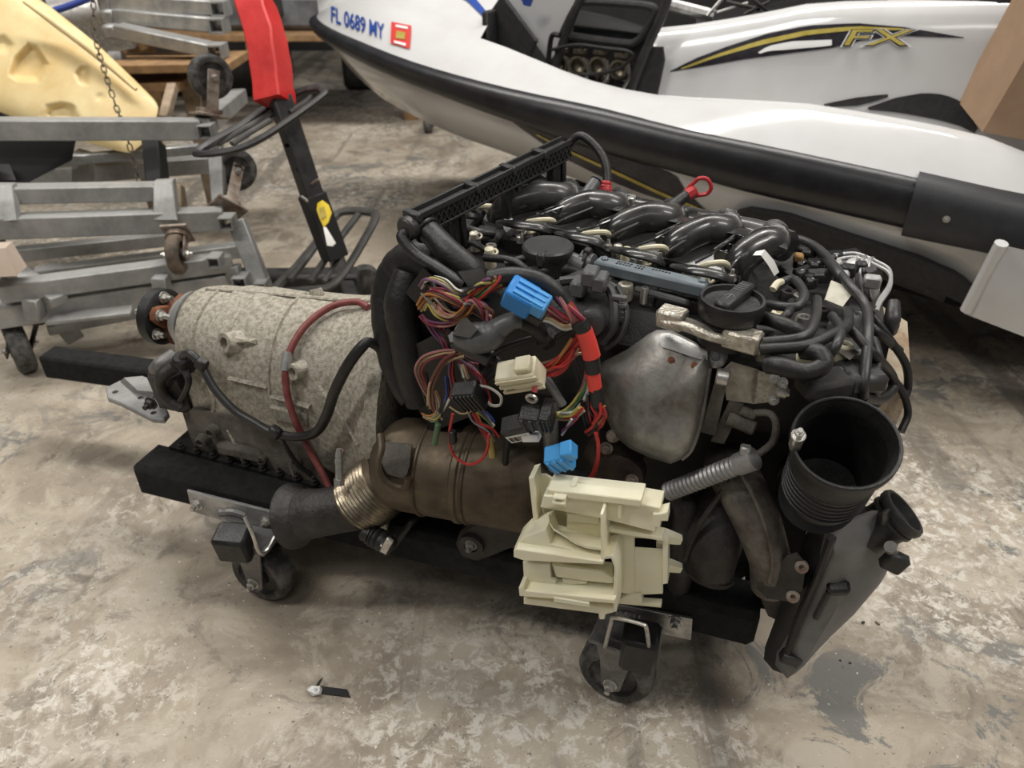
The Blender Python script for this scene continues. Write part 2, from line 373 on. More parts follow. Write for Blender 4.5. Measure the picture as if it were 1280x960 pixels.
# gearbox case: rounded top, boxy lower half, flaring into the bell housing
def gsec(u, hw, zc, zb, v0=.2, n=14, cr=.035):
    r = []
    for i in range(n+1):
        a = math.pi*i/n; r.append(W(u, v0+hw*math.cos(a), zc+hw*math.sin(a)))
    for i in range(5):
        a = math.pi/2*i/4; r.append(W(u, v0-hw+cr-cr*math.cos(a), zb+cr-cr*math.sin(a)))
    for i in range(5):
        a = math.pi/2*i/4; r.append(W(u, v0+hw-cr+cr*math.sin(a), zb+cr-cr*math.cos(a)))
    return r
mb = MB()
st = [(-.40, .062, .43, .36), (-.392, .074, .43, .34), (-.385, .085, .425, .31), (-.375, .098, .415, .28), (-.35, .112, .405, .262), (-.3, .118, .402, .258), (-.296, .122, .402, .256), (-.25, .123, .402, .255), (-.246, .126, .402, .254), (-.16, .128, .4, .252),
      (-.156, .132, .4, .25), (-.09, .135, .4, .247), (-.03, .145, .395, .24), (.02, .165, .39, .225), (.05, .185, .385, .205), (.062, .19, .385, .2), (.062, .2, .385, .19), (.085, .2, .385, .19)]
mb.loft([gsec(u, hw, zc, zb) for u, hw, zc, zb in st]); gb = P('gearbox', mb, 'cast_alu', 'pale dusty cast aluminium automatic gearbox case', ang=30)
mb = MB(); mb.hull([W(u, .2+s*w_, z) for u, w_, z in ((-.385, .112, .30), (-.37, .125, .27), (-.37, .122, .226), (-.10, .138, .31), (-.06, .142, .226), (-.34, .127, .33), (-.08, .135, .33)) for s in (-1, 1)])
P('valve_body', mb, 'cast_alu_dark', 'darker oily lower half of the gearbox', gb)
mb = MB(); mb.hull([W(u, .2+s*w_, z) for u, w_, z in ((-.42, .135, .228), (-.42, .135, .22), (-.05, .15, .228), (-.05, .15, .22), (-.39, .11, .208), (-.09, .13, .205)) for s in (-1, 1)])
P('oil_pan', mb, 'black_plastic', 'black gearbox oil pan', gb)
for k in range(9):
    mb = MB(); mb.hexbolt(W(-.39+.038*k, .066-.0016*k, .232), UP, .006, .008); P('pan_bolt', mb, 'dark_iron', None, gb)
# case ribs, split line, bosses
def rib(pts, h=.008, t=.006):
    mb = MB(); mb.tube(pts, [h*.7]*len(pts), 6, 5, flat=.6); P('rib', mb, 'cast_alu', None, gb)
def gs(u, a, off=.0):                       # point on gearbox skin at station u, angle a (0 = near side, 90 = top)
    for i in range(len(st)-1):
        if st[i][0] <= u <= st[i+1][0] and st[i+1][0] > st[i][0]:
            t = (u-st[i][0])/(st[i+1][0]-st[i][0]); hw = st[i][1]*(1-t)+st[i+1][1]*t; zc = st[i][2]*(1-t)+st[i+1][2]*t; break
    a = math.radians(a); return W(u, .2-(hw+off)*math.cos(a), zc+(hw+off)*math.sin(a))
rib([gs(u, 92, .002) for u in (-.36, -.3, -.2, -.1, -.02, .03)], .007)
rib([gs(u, 8, .002) for u in (-.24, -.2, -.16)], .008); rib([gs(u, 2, .003) for u in (-.15, -.11, -.07)], .009)
rib([gs(u, -12 if 0 else 20-260*(u+.05), .001) for u in (-.05, -.02, .01, .04)], .007)
for u in (-.33, -.155): rib([gs(u, a, .001) for a in (0, 25, 50, 75, 100)], .006)
rib([W(-.30, .085, .40), W(-.29, .08, .36), W(-.30, .08, .33)], .009); rib([W(-.31, .1, .43), W(-.305, .083, .40), W(-.32, .083, .375)], .008)
for u, a, r_, L_ in ((-.235, 38, .018, .03), (-.09, 28, .014, .028), (-.13, 100, .012, .02)):
    p = gs(u, a, -.01); n_ = (gs(u, a, .05)-gs(u, a)).normalized(); n_ = (n_-U*.25-UP*.25).normalized()
    mb = MB(); mb.lathe(p, n_, [(0, r_*1.35), (L_*.5, r_*1.1), (L_, r_), (L_, r_*.6), (L_*.5, r_*.55)], 20); P('boss', mb, 'cast_alu', None, gb)
mb = MB(); mb.hull([gs(-.24, 38, .002), gs(-.19, 40, .002), gs(-.19, 44, .002), gs(-.24, 42, .014), gs(-.2, 40, .012), gs(-.24, 36, .014)]); P('rib', mb, 'cast_alu', None, gb)
mb = MB(); mb.box(W(-.12, .066, .37), (.075, .014, .03), RE, .003); P('pad', mb, 'cast_alu', None, gb)
mb = MB(); mb.box(W(-.245, .068, .26), (.10, .03, .026), RE, .006); P('valve_cover_boss', mb, 'cast_alu_dark', None, gb)
for u, z in ((-.33, .235), (-.2, .225), (-.12, .24), (-.3, .265)):
    mb = MB(); mb.lathe(W(u, .07, z+.03), -V, [(0, .014), (.014, .012), (.016, .008), (.01, .007)], 14); P('plug', mb, 'cast_alu_dark', None, gb)
for u in (-.27, -.16): rib([W(u, .072, .30), W(u+.02, .066, .25), W(u+.025, .066, .215)], .006)
# output neck, rusty three-arm flange and rubber coupling
oc = W(-.40, .2, .44)
mb = MB(); mb.lathe(oc, -U, [(0, .064), (.012, .06), (.016, .05), (.03, .046), (.036, .034)], 32); P('output_collar', mb, 'alu', None, gb)
mb = MB(); ax = -U
mb.lathe(oc+ax*.034, ax, [(0, .03), (.02, .026), (.03, .03)], 24)
a0, b0 = V, UP; fo = oc+ax*.052
arms = []
for k in range(3):
    th = math.radians(35+120*k); dr = (V*-math.cos(th)+UP*math.sin(th)); td = dr.cross(ax)
    arms.append(dr); mb.prism([fo+td*.028-dr*.0, fo+dr*.04+td*.017, fo+dr*.052+td*.012, fo+dr*.056, fo+dr*.052-td*.012, fo+dr*.04-td*.017, fo-td*.028], ax*.014, .002)
fl = P('output_flange', mb, 'rust', 'rusty three-arm output flange')
mb = MB(); gc = oc+ax*.07
prof = [(0, .02), (0, .05), (.004, .056), (.024, .056), (.03, .05), (.03, .02)]
mb.lathe(gc, ax, prof, 36); gu = P('rubber_coupling', mb, 'black_rubber', 'round black rubber drive coupling')
for k in range(6):
    th = math.radians(35+60*k); dr = (V*-math.cos(th)+UP*math.sin(th)); p = gc+dr*.042
    mb = MB(); mb.cyl(p-ax*(.02 if k % 2 else .045), p+ax*.036, .006, 12); mb.hexbolt(p-ax*(.018 if k % 2 == 0 else .0), -ax, .009, .01); P('coupling_bolt', mb, 'zinc', None, gu)
# gearbox mount and silver three-hole bracket
mb = MB(); mb.lathe(W(-.44, .14, .30), UP, [(0, .04), (.01, .042), (.03, .036), (.05, .042), (.06, .04)], 24); P('rubber_mount', mb, 'black_rubber')
mb = MB(); mb.hull([W(-.46, .10, .36), W(-.37, .08, .385), W(-.36, .09, .30), W(-.44, .09, .30), W(-.46, .17, .36), W(-.36, .17, .39), W(-.37, .17, .3), W(-.40, .075, .345)]); P('mount_arm', mb, 'dark_iron', None)
mb = MB(); mb.tube([W(-.37, .085, .41), W(-.39, .07, .395), W(-.40, .07, .37), W(-.39, .07, .34), W(-.37, .075, .325)], [.012, .011, .010, .009, .010], 10); P('mount_rib', mb, 'dark_iron')
mb = MB(); mb.tube([W(-.385, .11, .42), W(-.40, .085, .41), W(-.42, .085, .395)], [.014, .015, .011], 12); P('mount_boss', mb, 'grey_steel')
mb = MB(); mb.hexbolt(W(-.43, .066, .33), -V, .01, .01); P('mount_bolt', mb, 'dark_iron')
pl = [(132, 484), (150, 475), (168, 474), (205, 503), (211, 516), (205, 524), (190, 523), (150, 503), (134, 497)]
mb = MB(); pts = [Z(x, y, .285) for x, y in pl]; mb.prism(pts, UP*-.012, .002)
br = P('mount_bracket', mb, 'alu_weathered', 'silver aluminium three-hole mounting bracket')
for x, y in ((144, 490), (176, 497), (192, 516)):
    c = Z(x, y, .285); mb = MB(); mb.cyl(c-UP*.03, c+UP*.02, .0062, 16); drill(br, mb)
mb = MB(); mb.hull([Z(x, y, .30) for x, y in ((155, 472), (178, 470), (200, 478), (196, 490), (172, 488))]+[Z(x, y, .285) for x, y in ((150, 477), (200, 486), (190, 498), (165, 490))]); P('bracket_hub', mb, 'alu_weathered', None, br)
# hoses and cables on the gearbox
mb = MB(); mb.tube([gs(.0, 80, .004), gs(-.03, 84, .012), gs(-.07, 76, .012), gs(-.1, 55, .012), gs(-.112, 30, .014), gs(-.105, 5, .016), W(-.085, .045, .34), W(-.05, .03, .29), W(-.01, .005, .26), E(425, 563, .0)], .0062, 10)
P('breather_hose', mb, 'red_plastic', 'dark red rubber hose', gb).data.materials[0] = mk('red_hose', (.16, .03, .028), .5, 0, (.22, .06, .055), 60)
mb = MB(); p_, q_ = gs(-.113, 36, .014), gs(-.113, 28, .014); mb.tube([p_+(p_-q_)*.3, q_-(p_-q_)*.3], .0085, 10, 2); P('hose_clamp', mb, 'alu', None, gb)
cab = [(228, 446, .07), (238, 442, .065), (252, 458, .06), (268, 486, .05), (292, 512, .045), (318, 528, .04), (338, 540, .035), (352, 544, .035)]
mb = MB(); mb.tube(Es(cab), .0075, 10); P('sensor_cable', mb, 'dark_plastic', 'black sheathed sensor cable', gb)
mb = MB(); mb.tube(Es([(345, 543, .035), (372, 546, .03), (395, 540, .03), (408, 520, .02), (418, 490, .01), (434, 458, .01), (450, 436, .02), (462, 428, .03), (478, 440, .04), (492, 458, .05)]), [.008, .008, .0085, .009, .009, .009, .009, .008, .006, .006], 10); P('sensor_cable', mb, 'black_rubber', None, gb)
mb = MB(); mb.tube(Es([(350, 545, .033), (358, 560, .035), (372, 580, .045), (392, 596, .06)]), .0045, 8); P('sensor_cable', mb, 'dark_plastic', None, gb)
for x, y, v_ in ((252, 455, .058), (344, 540, .03)):
    mb = MB(); mb.box(E(x, y, v_), (.022, .018, .022), frame(U+UP*-.6, UP), .004); P('cable_clip', mb, 'black_plastic', None, gb)
mb = MB(); mb.lathe(E(230, 452, .075), UP-V*.4, [(-.02, .014), (-.005, .014), (.0, .017), (.012, .017), (.016, .012)], 18); P('sensor_plug', mb, 'black_plastic', None, gb)
mb = MB(); mb.tube(Es([(232, 462, .068), (236, 476, .06), (232, 490, .06), (226, 500, .07)]), .006, 8); P('sensor_cable', mb, 'black_rubber', None, gb)
# ---- block, sump, head
mb = MB(); mb.hull([W(u, v, z) for u, v, z in ((.09, .09, .24), (.76, .1, .24), (.09, .38, .24), (.76, .38, .24), (.09, .07, .52), (.76, .08, .52), (.09, .40, .52), (.76, .40, .52))]); P('engine_block', mb, 'engine_black', 'oily black engine block')
mb = MB(); mb.hull([W(u, v, z) for u, v, z in ((.12, .13, .12), (.66, .13, .12), (.12, .35, .12), (.66, .35, .12), (.1, .1, .25), (.72, .1, .25), (.1, .38, .25), (.72, .38, .25))]); P('oil_sump', mb, 'engine_black')
mb = MB(); mb.hull([W(u, v, z) for u, v, z in ((.13, .05, .52), (.77, .06, .52), (.13, .36, .52), (.77, .36, .52), (.14, .04, .64), (.77, .05, .62), (.14, .34, .66), (.76, .36, .64), (.16, .07, .675), (.74, .08, .665), (.16, .3, .68), (.74, .32, .665))]); P('valve_cover', mb, 'black_plastic', 'black plastic valve cover')
# ---- exhaust side: catalyst canister, braided flex pipe, flared end pipe
c0, c1 = E(500, 578, .02), E(668, 606, .03)
ax = (c1-c0).normalized()
mb = MB(); Lc = (c1-c0).length
mb.lathe(c0, ax, [(-.035, .045), (-.03, .052), (-.012, .07), (0, .076), (.02, .078), (.11, .078), (.113, .0815), (.121, .0815), (.124, .078), (Lc, .078), (Lc+.02, .07), (Lc+.05, .05)], 40); cat = P('catalyst', mb, 'cat_gold', 'bronze tinted exhaust catalyst canister')
side = (Vector((0, -1, .25))-ax*Vector((0, -1, .25)).dot(ax)).normalized(); up2 = side.cross(ax)
mb = MB()
for hh in (.128, .05): mb.lathe(c0+ax*hh, ax, [(0, .0785), (.002, .081), (.005, .081), (.007, .0785)], 40)
P('seam', mb, 'cat_gold', None, cat)
mb = MB(); mb.tube([c0+ax*a+(side*math.cos(math.radians(t))+UP*math.sin(math.radians(t)))*.082 for a, t in ((-.01, 62), (.0, 45), (.0, 25), (.01, 8), (.03, 0), (.045, 2), (.05, 14))], .006, 8); P('shield_edge', mb, 'cat_gold', None, cat)
mb = MB(); mb.dome([c0+ax*a+(side*math.cos(math.radians(t))+UP*math.sin(math.radians(t)))*.082 for a, t in ((.0, 52), (.0, 28), (.015, 14), (.045, 12), (.05, 30), (.045, 55))], side*.006, 4, .004); P('shield_patch', mb, 'cast_alu_dark', None, cat)
f0, f1 = E(488, 598, .01), E(446, 632, -.015)
mb = MB(); fa_ = (f1-f0); n_ = 24
mb.lathe(f0, fa_, [(-.02, .044)]+[(fa_.length*i/n_, .05+.004*math.sin(math.pi*min(1, i/n_*1.0))+(.0026 if i % 2 else 0)) for i in range(n_+1)]+[(fa_.length+.003, .043)], 40); P('flex_pipe', mb, 'braid', 'braided metal exhaust flex pipe')
mb = MB(); fd = fa_.normalized()
mb.lathe(f0-fd*.004, fd, [(0, .053), (.012, .0555), (.016, .053)], 40); mb.lathe(f1-fd*.012, fd, [(0, .051), (.012, .052), (.016, .047)], 40); P('braid_collar', mb, 'cat_gold')
g0, g1, g2 = E(446, 632, -.015), E(405, 640, -.03), E(365, 645, -.035)
mb = MB(); mb.tube([g0+fd*.0, (g0+g1)/2, g1, (g1+g2)/2, g2], [.042, .041, .041, .044, .046], 32, 5); end = P('end_pipe', mb, 'dark_iron', 'dark flared exhaust end pipe')
gd = (g2-g1).normalized()
mb = MB(); mb.lathe(g2-gd*.03, gd, [(0, .043), (.012, .05), (.02, .057), (.03, .058), (.03, .044), (.01, .036)], 40); P('flare', mb, 'dark_iron', None, end)
s0, s1 = E(424, 606, -.05), E(424, 566, -.03)
mb = MB(); mb.cyl(s0, s0+(s1-s0)*.18, .0095, 6); mb.cyl(s0, s1, .0062, 14); mb.cyl(s0+(s1-s0)*.7, s0+(s1-s0)*.8, .0072, 14); mb.cyl(s1-(s1-s0)*.05, s1+(s1-s0)*.12, .005, 12); P('oxygen_sensor', mb, 'steel', 'bright metal oxygen sensor')
mb = MB(); mb.tube(Es([(452, 664, -.05), (466, 670, -.05), (480, 678, -.055), (490, 686, -.055)]), [.012, .017, .017, .013], 18, 8, ripple=(.22, .009)); cor = P('corrugated_sleeve', mb, 'black_rubber')
mb = MB(); mb.bar(E(479, 690, -.085), E(488, 674, -.085), .012, .006, -V, .001); mb.bar(E(476, 680, -.08), E(484, 686, -.08), .004, .008, -V, .001); P('clip', mb, 'zinc', None, cor)
mb = MB(); mb.tube(Es([(490, 684, -.03), (500, 672, -.02), (512, 655, -.01), (526, 640, .02)]), .006, 10); P('drain_hose', mb, 'black_rubber')
# cast mounting ear with bolt on the beam
ear = [(568, 683), (573, 668), (588, 655), (610, 650), (660, 655), (660, 690), (636, 688), (618, 696), (596, 704), (576, 698)]
mb = MB(); mb.prism([E(x, y, -.012) for x, y in ear], V*.03, .006); er = P('mounting_ear', mb, 'dark_iron', 'dark cast mounting ear')
mb = MB(); mb.lathe(E(590, 680, -.014), -V, [(0, .022), (.006, .021), (.007, .012), (.002, .011)], 22); P('boss', mb, 'dark_iron', None, er)
mb = MB(); mb.hexbolt(E(589, 681, -.02), -V, .008, .008); P('bolt', mb, 'grey_steel', None, er)
# ---- intake manifold: six arched runners between plenum and head
man = bpy.data.objects.new('intake_manifold', None); COL.objects.link(man); man.parent = eng
mb = MB()
far = [(648, 229), (690, 238), (722, 248), (800, 263), (880, 279), (950, 293), (984, 306)]
mb.tube([Z(x, y+6, .708)+V*.012 for x, y in far], .024, 12, 4)
COL.objects.unlink(man); bpy.data.objects.remove(man)
man = P('intake_manifold', mb, 'black_gloss', 'glossy black plastic intake manifold')
runs = [((586, 254), (612, 244), (640, 234), (668, 235)), ((620, 275), (634, 258), (672, 245), (704, 246)), ((694, 288), (705, 268), (738, 255), (768, 259)), ((762, 307), (772, 287), (806, 272), (836, 273)),
        ((836, 328), (846, 306), (880, 288), (906, 287)), ((921, 350), (926, 326), (950, 306), (966, 302))]
for i, (a, b, c_, d_) in enumerate(runs):
    mb = MB(); mb.tube([Z(*a, .692), Z(*b, .722), Z(*c_, .738), Z(*d_, .735), Z(*d_, .71)+V*.03], [.0185, .0215, .0225, .023, .023], 18, 7); rn = P('runner', mb, 'black_gloss', None, man)
    if i:   # mounting foot with two bolts
        p = Z(a[0]+2, a[1]+4, .69); mb = MB(); mb.lathe(p, UP+V*-.5, [(0, .026), (.006, .026), (.01, .022)], 18); P('runner_foot', mb, 'black_plastic', None, rn)
mb = MB(); mb.loft([[Z(x, y-3, .745), Z(x, y+6, .743), Z(x, y+6, .733), Z(x, y-3, .73)] for x, y in far]); P('plenum_rim', mb, 'black_gloss', None, man)
# webs with framed pockets between the runners
for i in range(1, 5):
    a, b = runs[i], runs[i+1]
    def q(f, g, z): 
        p0 = Z(*a[0], z)*(1-g)+Z(*a[3], z)*g; p1 = Z(*b[0], z)*(1-g)+Z(*b[3], z)*g; return p0*(1-f)+p1*f
    mb = MB(); mb.prism([q(.0, .05, .708), q(1, .05, .708), q(1, 1, .735), q(0, 1, .735)], UP*-.008); wb = P('web', mb, 'black_gloss', None, man)
    mb = MB(); pk = [q(.36, .42, .724), q(.72, .40, .724), q(.70, .86, .738), q(.36, .86, .738)]
    for k in range(4): mb.bar(pk[k], pk[(k+1) % 4], .004, .014, UP, .001)
    mb.bar((pk[0]+pk[3])/2, (pk[1]+pk[2])/2, .003, .01, UP, .001)
    P('pocket_rim', mb, 'black_gloss', None, wb)
    mb = MB(); mb.tube([q(.30, .12, .722), q(.34, .35, .732), q(.34, .5, .736), q(.33, .86, .742)], .0018, 6); mb.tube([q(.8, .15, .722), q(.76, .4, .732), q(.74, .86, .742)], .0018, 6); P('web_edge', mb, 'black_gloss', None, wb)
    mb = MB(); mb.tube([q(.42, .10, .72), q(.5, .2, .728), q(.62, .27, .73), q(.72, .24, .722)], .0042, 9); P('fuel_return_line', mb, 'ivory_plastic', 'pale injector leak-off line')
    mb = MB(); mb.tube([q(.1, -.05, .714), q(.4, -.02, .722), q(.75, .0, .722), q(.95, -.05, .71)], [.006, .011, .011, .007], 10, flat=.6); P('injector_shroud', mb, 'black_gloss')
# injector tops, pale seals
for x, y in ((636, 281), (648, 293), (702, 300), (650, 262), (660, 290), (783, 318), (793, 328), (803, 330), (860, 342), (872, 346), (880, 352), (772, 314), (593, 298), (612, 318)):
    mb = MB(); p = Z(x, y, .70); mb.lathe(p, UP+V*-.2, [(-.02, .009), (0, .009), (.004, .0075), (.01, .007), (.012, .004)], 12)
    mb.ring(p+UP*.004+U*.006, UP+V*-.5, .006, .002, 12, 6); P('injector_top', mb, random.choice(['ivory_plastic', 'zinc', 'white_plastic', 'foil']))
for x, y in ((672, 278), (722, 297), (760, 312), (824, 329), (914, 350)):
    mb = MB(); mb.hexbolt(Z(x, y, .705), UP, .0055, .008); P('manifold_bolt', mb, 'zinc', None, man)
# label on the last runner
mb = MB(); pts = []
lb = [((945, 314), (956, 312), (968, 326), (974, 340)), ((941, 319), (951, 319), (960, 331), (968, 345))]
mb.loft([[Z(x, y, z) for (x, y), z in zip(r, (.765, .764, .748, .73))] for r in lb], False, False); P('runner_label', mb, 'paper', 'white printed strip', man)
# printed rail
mb = MB(); ra, rb = Z(745, 330, .708), Z(884, 362, .708)
mb.bar(ra, rb, .024, .02, UP, .004); rl = P('coil_rail', mb, 'blue_grey', 'blue-grey metal rail with printed numbers')
rd = (rb-ra).normalized(); rs = UP.cross(rd)
def txt(body, o, ex, ey, h, mat, name, par, label=None, off=.0008, ext=.0004, proj=None, shear=0., bold=0., sx=1.):
    c = bpy.data.curves.new(name, 'FONT'); c.body = body; c.size = 1; c.shear = shear; c.offset = bold; c.resolution_u = 3
    t = bpy.data.objects.new(name, c); COL.objects.link(t); dg = bpy.context.evaluated_depsgraph_get()
    me = t.evaluated_get(dg).to_mesh(); bm = bmesh.new(); bm.from_mesh(me); bpy.data.objects.remove(t)
    bmesh.ops.triangulate(bm, faces=bm.faces); bm.verts.index_update()
    mb = MB(); nn = ex.cross(ey).normalized() if proj is None else None
    vs = [(o+ex*(v.co.x*h*sx)+ey*(v.co.y*h)+nn*off) if proj is None else proj(v.co.x, v.co.y) for v in bm.verts]
    mb.add(vs, [[v.index for v in f.verts] for f in bm.faces]); bm.free()
    return ob(name, mb, M[mat], par, label)
mb = MB()                                      # worn, unreadable ink marks
for x_ in [.032+.0046*k for k in range(17) if k not in (5, 9, 10)]:
    for o_ in (-.004, .003):
        if o_ < 0 and x_ > .07: continue
        mb.bar(ra+rd*x_+UP*.0104+rs*o_, ra+rd*(x_+.0026)+UP*.0104+rs*(o_+random.uniform(-.001, .001)), random.uniform(.002, .0045), .0006, UP, 0)
tag(P('ink_marks', mb, 'dark_iron', None, rl), kind='stuff')
for t_ in (.08, .95):
    mb = MB(); mb.lathe(ra+(rb-ra)*t_+UP*.008, UP, [(0, .005), (.004, .005), (.006, .003)], 12); P('rivet', mb, 'blue_grey', None, rl)
mb = MB(); mb.tube([ra-rd*.004, ra-rd*.02, Z(722, 322, .712)], .0135, 16); P('rail_pipe', mb, 'grey_plastic')
mb = MB(); mb.ring(ra-rd*.014, rd, .0145, .003, 20); mb.box(ra-rd*.014+UP*.016, (.01, .012, .01), frame(rd, UP), .002); P('hose_clamp', mb, 'dark_iron')
mb = MB(); mb.tube([Z(892, 362, .70), Z(905, 372, .695), Z(893, 380, .69)], .014, 12); P('rail_end', mb, 'black_plastic')
for x, y, r_ in ((760, 346, .009), (782, 357, .010), (806, 362, .005), (614, 308, .008)):
    mb = MB(); mb.lathe(Z(x, y, .695), UP, [(-.02, r_*1.1), (0, r_*1.1), (.003, r_), (.003, r_*.5), (-.002, r_*.45)], 20); P('bolt_collar', mb, 'zinc' if r_ < .01 else 'foil')
mb = MB(); mb.tube([Z(795, 361, .69), Z(850, 376, .69), Z(862, 380, .68)], .005, 8); P('rod', mb, 'grey_plastic')
# round black cover (crankcase breather) and oil filler cap
pc = Z(685, 311, .722)
mb = MB(); mb.lathe(pc-UP*.03, UP, [(0, .034), (.022, .034), (.026, .037), (.034, .037), (.0365, .0345), (.0365, 0)], 40); bc = P('breather_cover', mb, 'dark_plastic', 'round flat black breather cover')
mb = MB(); mb.box(pc+V*-.03+UP*-.002, (.012, .022, .02), RE, .003); P('latch', mb, 'dark_plastic', None, bc)
mb = MB(); mb.tube([pc+U*.034-UP*.014, pc+U*.055-UP*.018-V*.004], .013, 16); P('breather_pipe', mb, 'grey_plastic', None, bc)
po = Z(916, 372, .728)
mb = MB(); mb.lathe(po-UP*.036, UP, [(0, .03), (.01, .036), (.014, .0395), (.032, .041), (.036, .0395), (.036, .036), (.030, .034), (.028, .0)], 44); oc_ = P('oil_filler_cap', mb, 'black_plastic', 'black ribbed oil filler cap with a grip bar')
mb = MB(); mb.lathe(po-UP*.0085, UP, [(0, .0338), (.0015, .0335), (.002, 0)], 40); P('cap_face', mb, 'black_plastic', None, oc_)
gx = (V*.93+U*.36).normalized()
mb = MB(); mb.bar(po-gx*.034+UP*-.001, po+gx*.044+UP*-.001, .02, .014, UP, .003); hd = P('grip', mb, 'dark_plastic', None, oc_)
mb = MB(); gy = UP.cross(gx); t0 = po+UP*.0062
for k in range(4): mb.bar(t0+gx*(.012+k*.006)-gy*.006, t0+gx*(.012+k*.006)+gy*.006, .0022, .0008, UP, 0)
mb.ring(t0-gx*.012, UP, .006, .0008, 16, 5); mb.bar(t0-gx*.017, t0-gx*.007, .002, .001, UP, 0); P('embossed_mark', mb, 'grey_plastic', None, hd)
mb = MB(); mb.lathe(po-UP*.06, UP, [(0, .036), (.03, .034)], 30); P('filler_neck', mb, 'black_plastic')
# transverse textured cable duct over the back of the engine
d0, d1 = E(513, 284, .045), E(708, 186, .40)
dd = (d1-d0).normalized(); Rd = frame(dd, UP); dy = Rd @ Vector((0, 1, 0))
mb = MB(); L_ = (d1-d0).length
mb.bar(d0, d1, .02, .026, UP, .002); duct = P('cable_duct', mb, 'black_plastic', 'long black ribbed plastic cable duct')
mb = MB()
for s_ in (-.011, .011): mb.bar(d0+UP*.0155+dy*s_, d1+UP*.0155+dy*s_, .004, .008, UP, .001)
mb.bar(d0-UP*.0125-dy*.0108, d1-UP*.0125-dy*.0108, .003, .004, UP, .0005); mb.bar(d0+UP*.0115-dy*.0108, d1+UP*.0115-dy*.0108, .003, .003, UP, .0005); P('duct_rails', mb, 'dark_plastic', None, duct)
mb = MB(); nn_ = 34
fn_ = -dy if (-dy).dot(Vector((0, -1, 0))) > 0 else dy
for k in range(nn_):
    p0 = d0+dd*(L_*k/nn_)+fn_*.0105; p1 = d0+dd*(L_*(k+1)/nn_)+fn_*.0105
    mb.bar(p0-UP*.010, p1+UP*.009, .0022, .003, fn_, 0); mb.bar(p0+UP*.009, p1-UP*.010, .0022, .003, fn_, 0)
P('lattice_ribs', mb, 'dark_plastic', None, duct)
for t_ in (.0, .33, .56, .78):
    mb = MB(); p = d0+dd*(L_*t_+.006); mb.box(p+UP*.014, (.012, .03, .014), Rd, .002); P('clip', mb, 'dark_plastic', None, duct)
for t_, h_ in ((.24, .06), (.6, .055), (.93, .06)):
    p = d0+dd*(L_*t_)
    for s_ in (-.014, 0, .014):
        mb = MB(); mb.box(p+dd*s_-UP*(.013+h_/2), (.011 if s_ else .013, .016 if s_ else .01, h_ if s_ == 0 else h_*.85), Rd, .002); P('leg', mb, 'black_plastic', None, duct)
mb = MB(); mb.lathe(d0-dd*.012, dd, [(0, .014), (.003, .017), (.014, .017), (.016, .013)], 22); P('end_cap', mb, 'dark_plastic', None, duct)
mb = MB(); mb.tube([d0-dd*.008-UP*.004]+Es([(503, 298, .03), (520, 318, .02), (548, 336, .005), (572, 352, -.01), (584, 358, -.02)]), .0085, 12); P('battery_cable', mb, 'black_rubber', 'thick black battery cable')
mb = MB(); mb.tube([d1]+Es([(724, 170, .40), (742, 181, .39), (755, 200, .375), (759, 222, .36), (757, 246, .34)]), .0075, 12); bcab = P('battery_cable', mb, 'black_rubber')
mb = MB(); mb.tube(Es([(758, 226, .355), (757, 236, .35), (756, 250, .34)]), [.0078, .0105, .0105], 14, 8, ripple=(.12, .006)); P('cable_boot', mb, 'red_plastic', 'red rubber cable boot', bcab)
mb = MB(); mb.tube(Es([(728, 252, .30), (737, 238, .32), (744, 228, .335)]), [.010, .0105, .0105], 14); mb.lathe(E(745, 226, .337), (E(745, 226, .337)-E(737, 238, .32)), [(0, .0105), (.004, .0075), (.004, .003)], 14); P('pipe_stub', mb, 'grey_plastic', 'grey pipe stub')
mb = MB(); mb.box(E(784, 252, .31), (.024, .02, .02), RE, .002); lug = P('bracket_lug', mb, 'zinc', 'small zinc bracket'); mb = MB(); c_ = E(784, 252, .31); mb.cyl(c_-UP*.03, c_+UP*.03, .004, 12); drill(lug, mb)
# dipstick with red pull ring
mb = MB(); mb.tube(Es([(826, 266, .28), (842, 256, .30), (862, 241, .325)]), [.0085, .0095, .0085], 12); ds = P('dipstick_tube', mb, 'black_rubber')
mb = MB(); mb.tube(Es([(858, 244, .32), (868, 238, .33)]), .0095, 8); lp = [(862, 246), (860, 236), (868, 228), (874, 223), (884, 224), (889, 234), (884, 242), (874, 244)]
mb.tube([E(x, y, .33) for x, y in lp], .0032, 9, 5, True); P('dipstick_handle', mb, 'red_plastic', 'red dipstick pull ring')
# big hoses, back left
mb = MB(); mb.tube(Es([(532, 286, .06), (545, 298, .05), (562, 316, .035), (588, 338, .03), (600, 352, .04)]), [.017, .017, .018, .018, .017], 18); hs = P('coolant_hose', mb, 'black_rubber', 'fat black coolant hose')
mb = MB(); mb.ring(E(534, 288, .058), E(545, 298, .05)-E(532, 286, .06), .018, .003, 22); P('hose_lip', mb, 'black_plastic', None, hs)
mb = MB(); mb.tube(Es([(560, 345, .06), (530, 325, .08), (502, 335, .09), (486, 365, .08), (484, 405, .06), (490, 445, .05), (502, 480, .04), (514, 500, .03)]), [.03, .032, .03, .026, .023, .022, .02, .018], 18, 8, ripple=(.06, .008)); P('harness_conduit', mb, 'black_rubber', 'black corrugated harness conduit')
mb = MB(); mb.tube(Es([(512, 340, .06), (502, 380, .04), (506, 420, .03), (512, 470, .02), (520, 505, .02)]), [.022, .026, .024, .02, .016], 14, 8, ripple=(.05, .01)); P('harness_conduit', mb, 'black_rubber')
mb = MB(); mb.hull([E(x, y, v_) for x, y in ((522, 348), (545, 332), (600, 342), (610, 372), (545, 395), (512, 372)) for v_ in (.02, .07)]); P('plug_housing', mb, 'black_plastic')
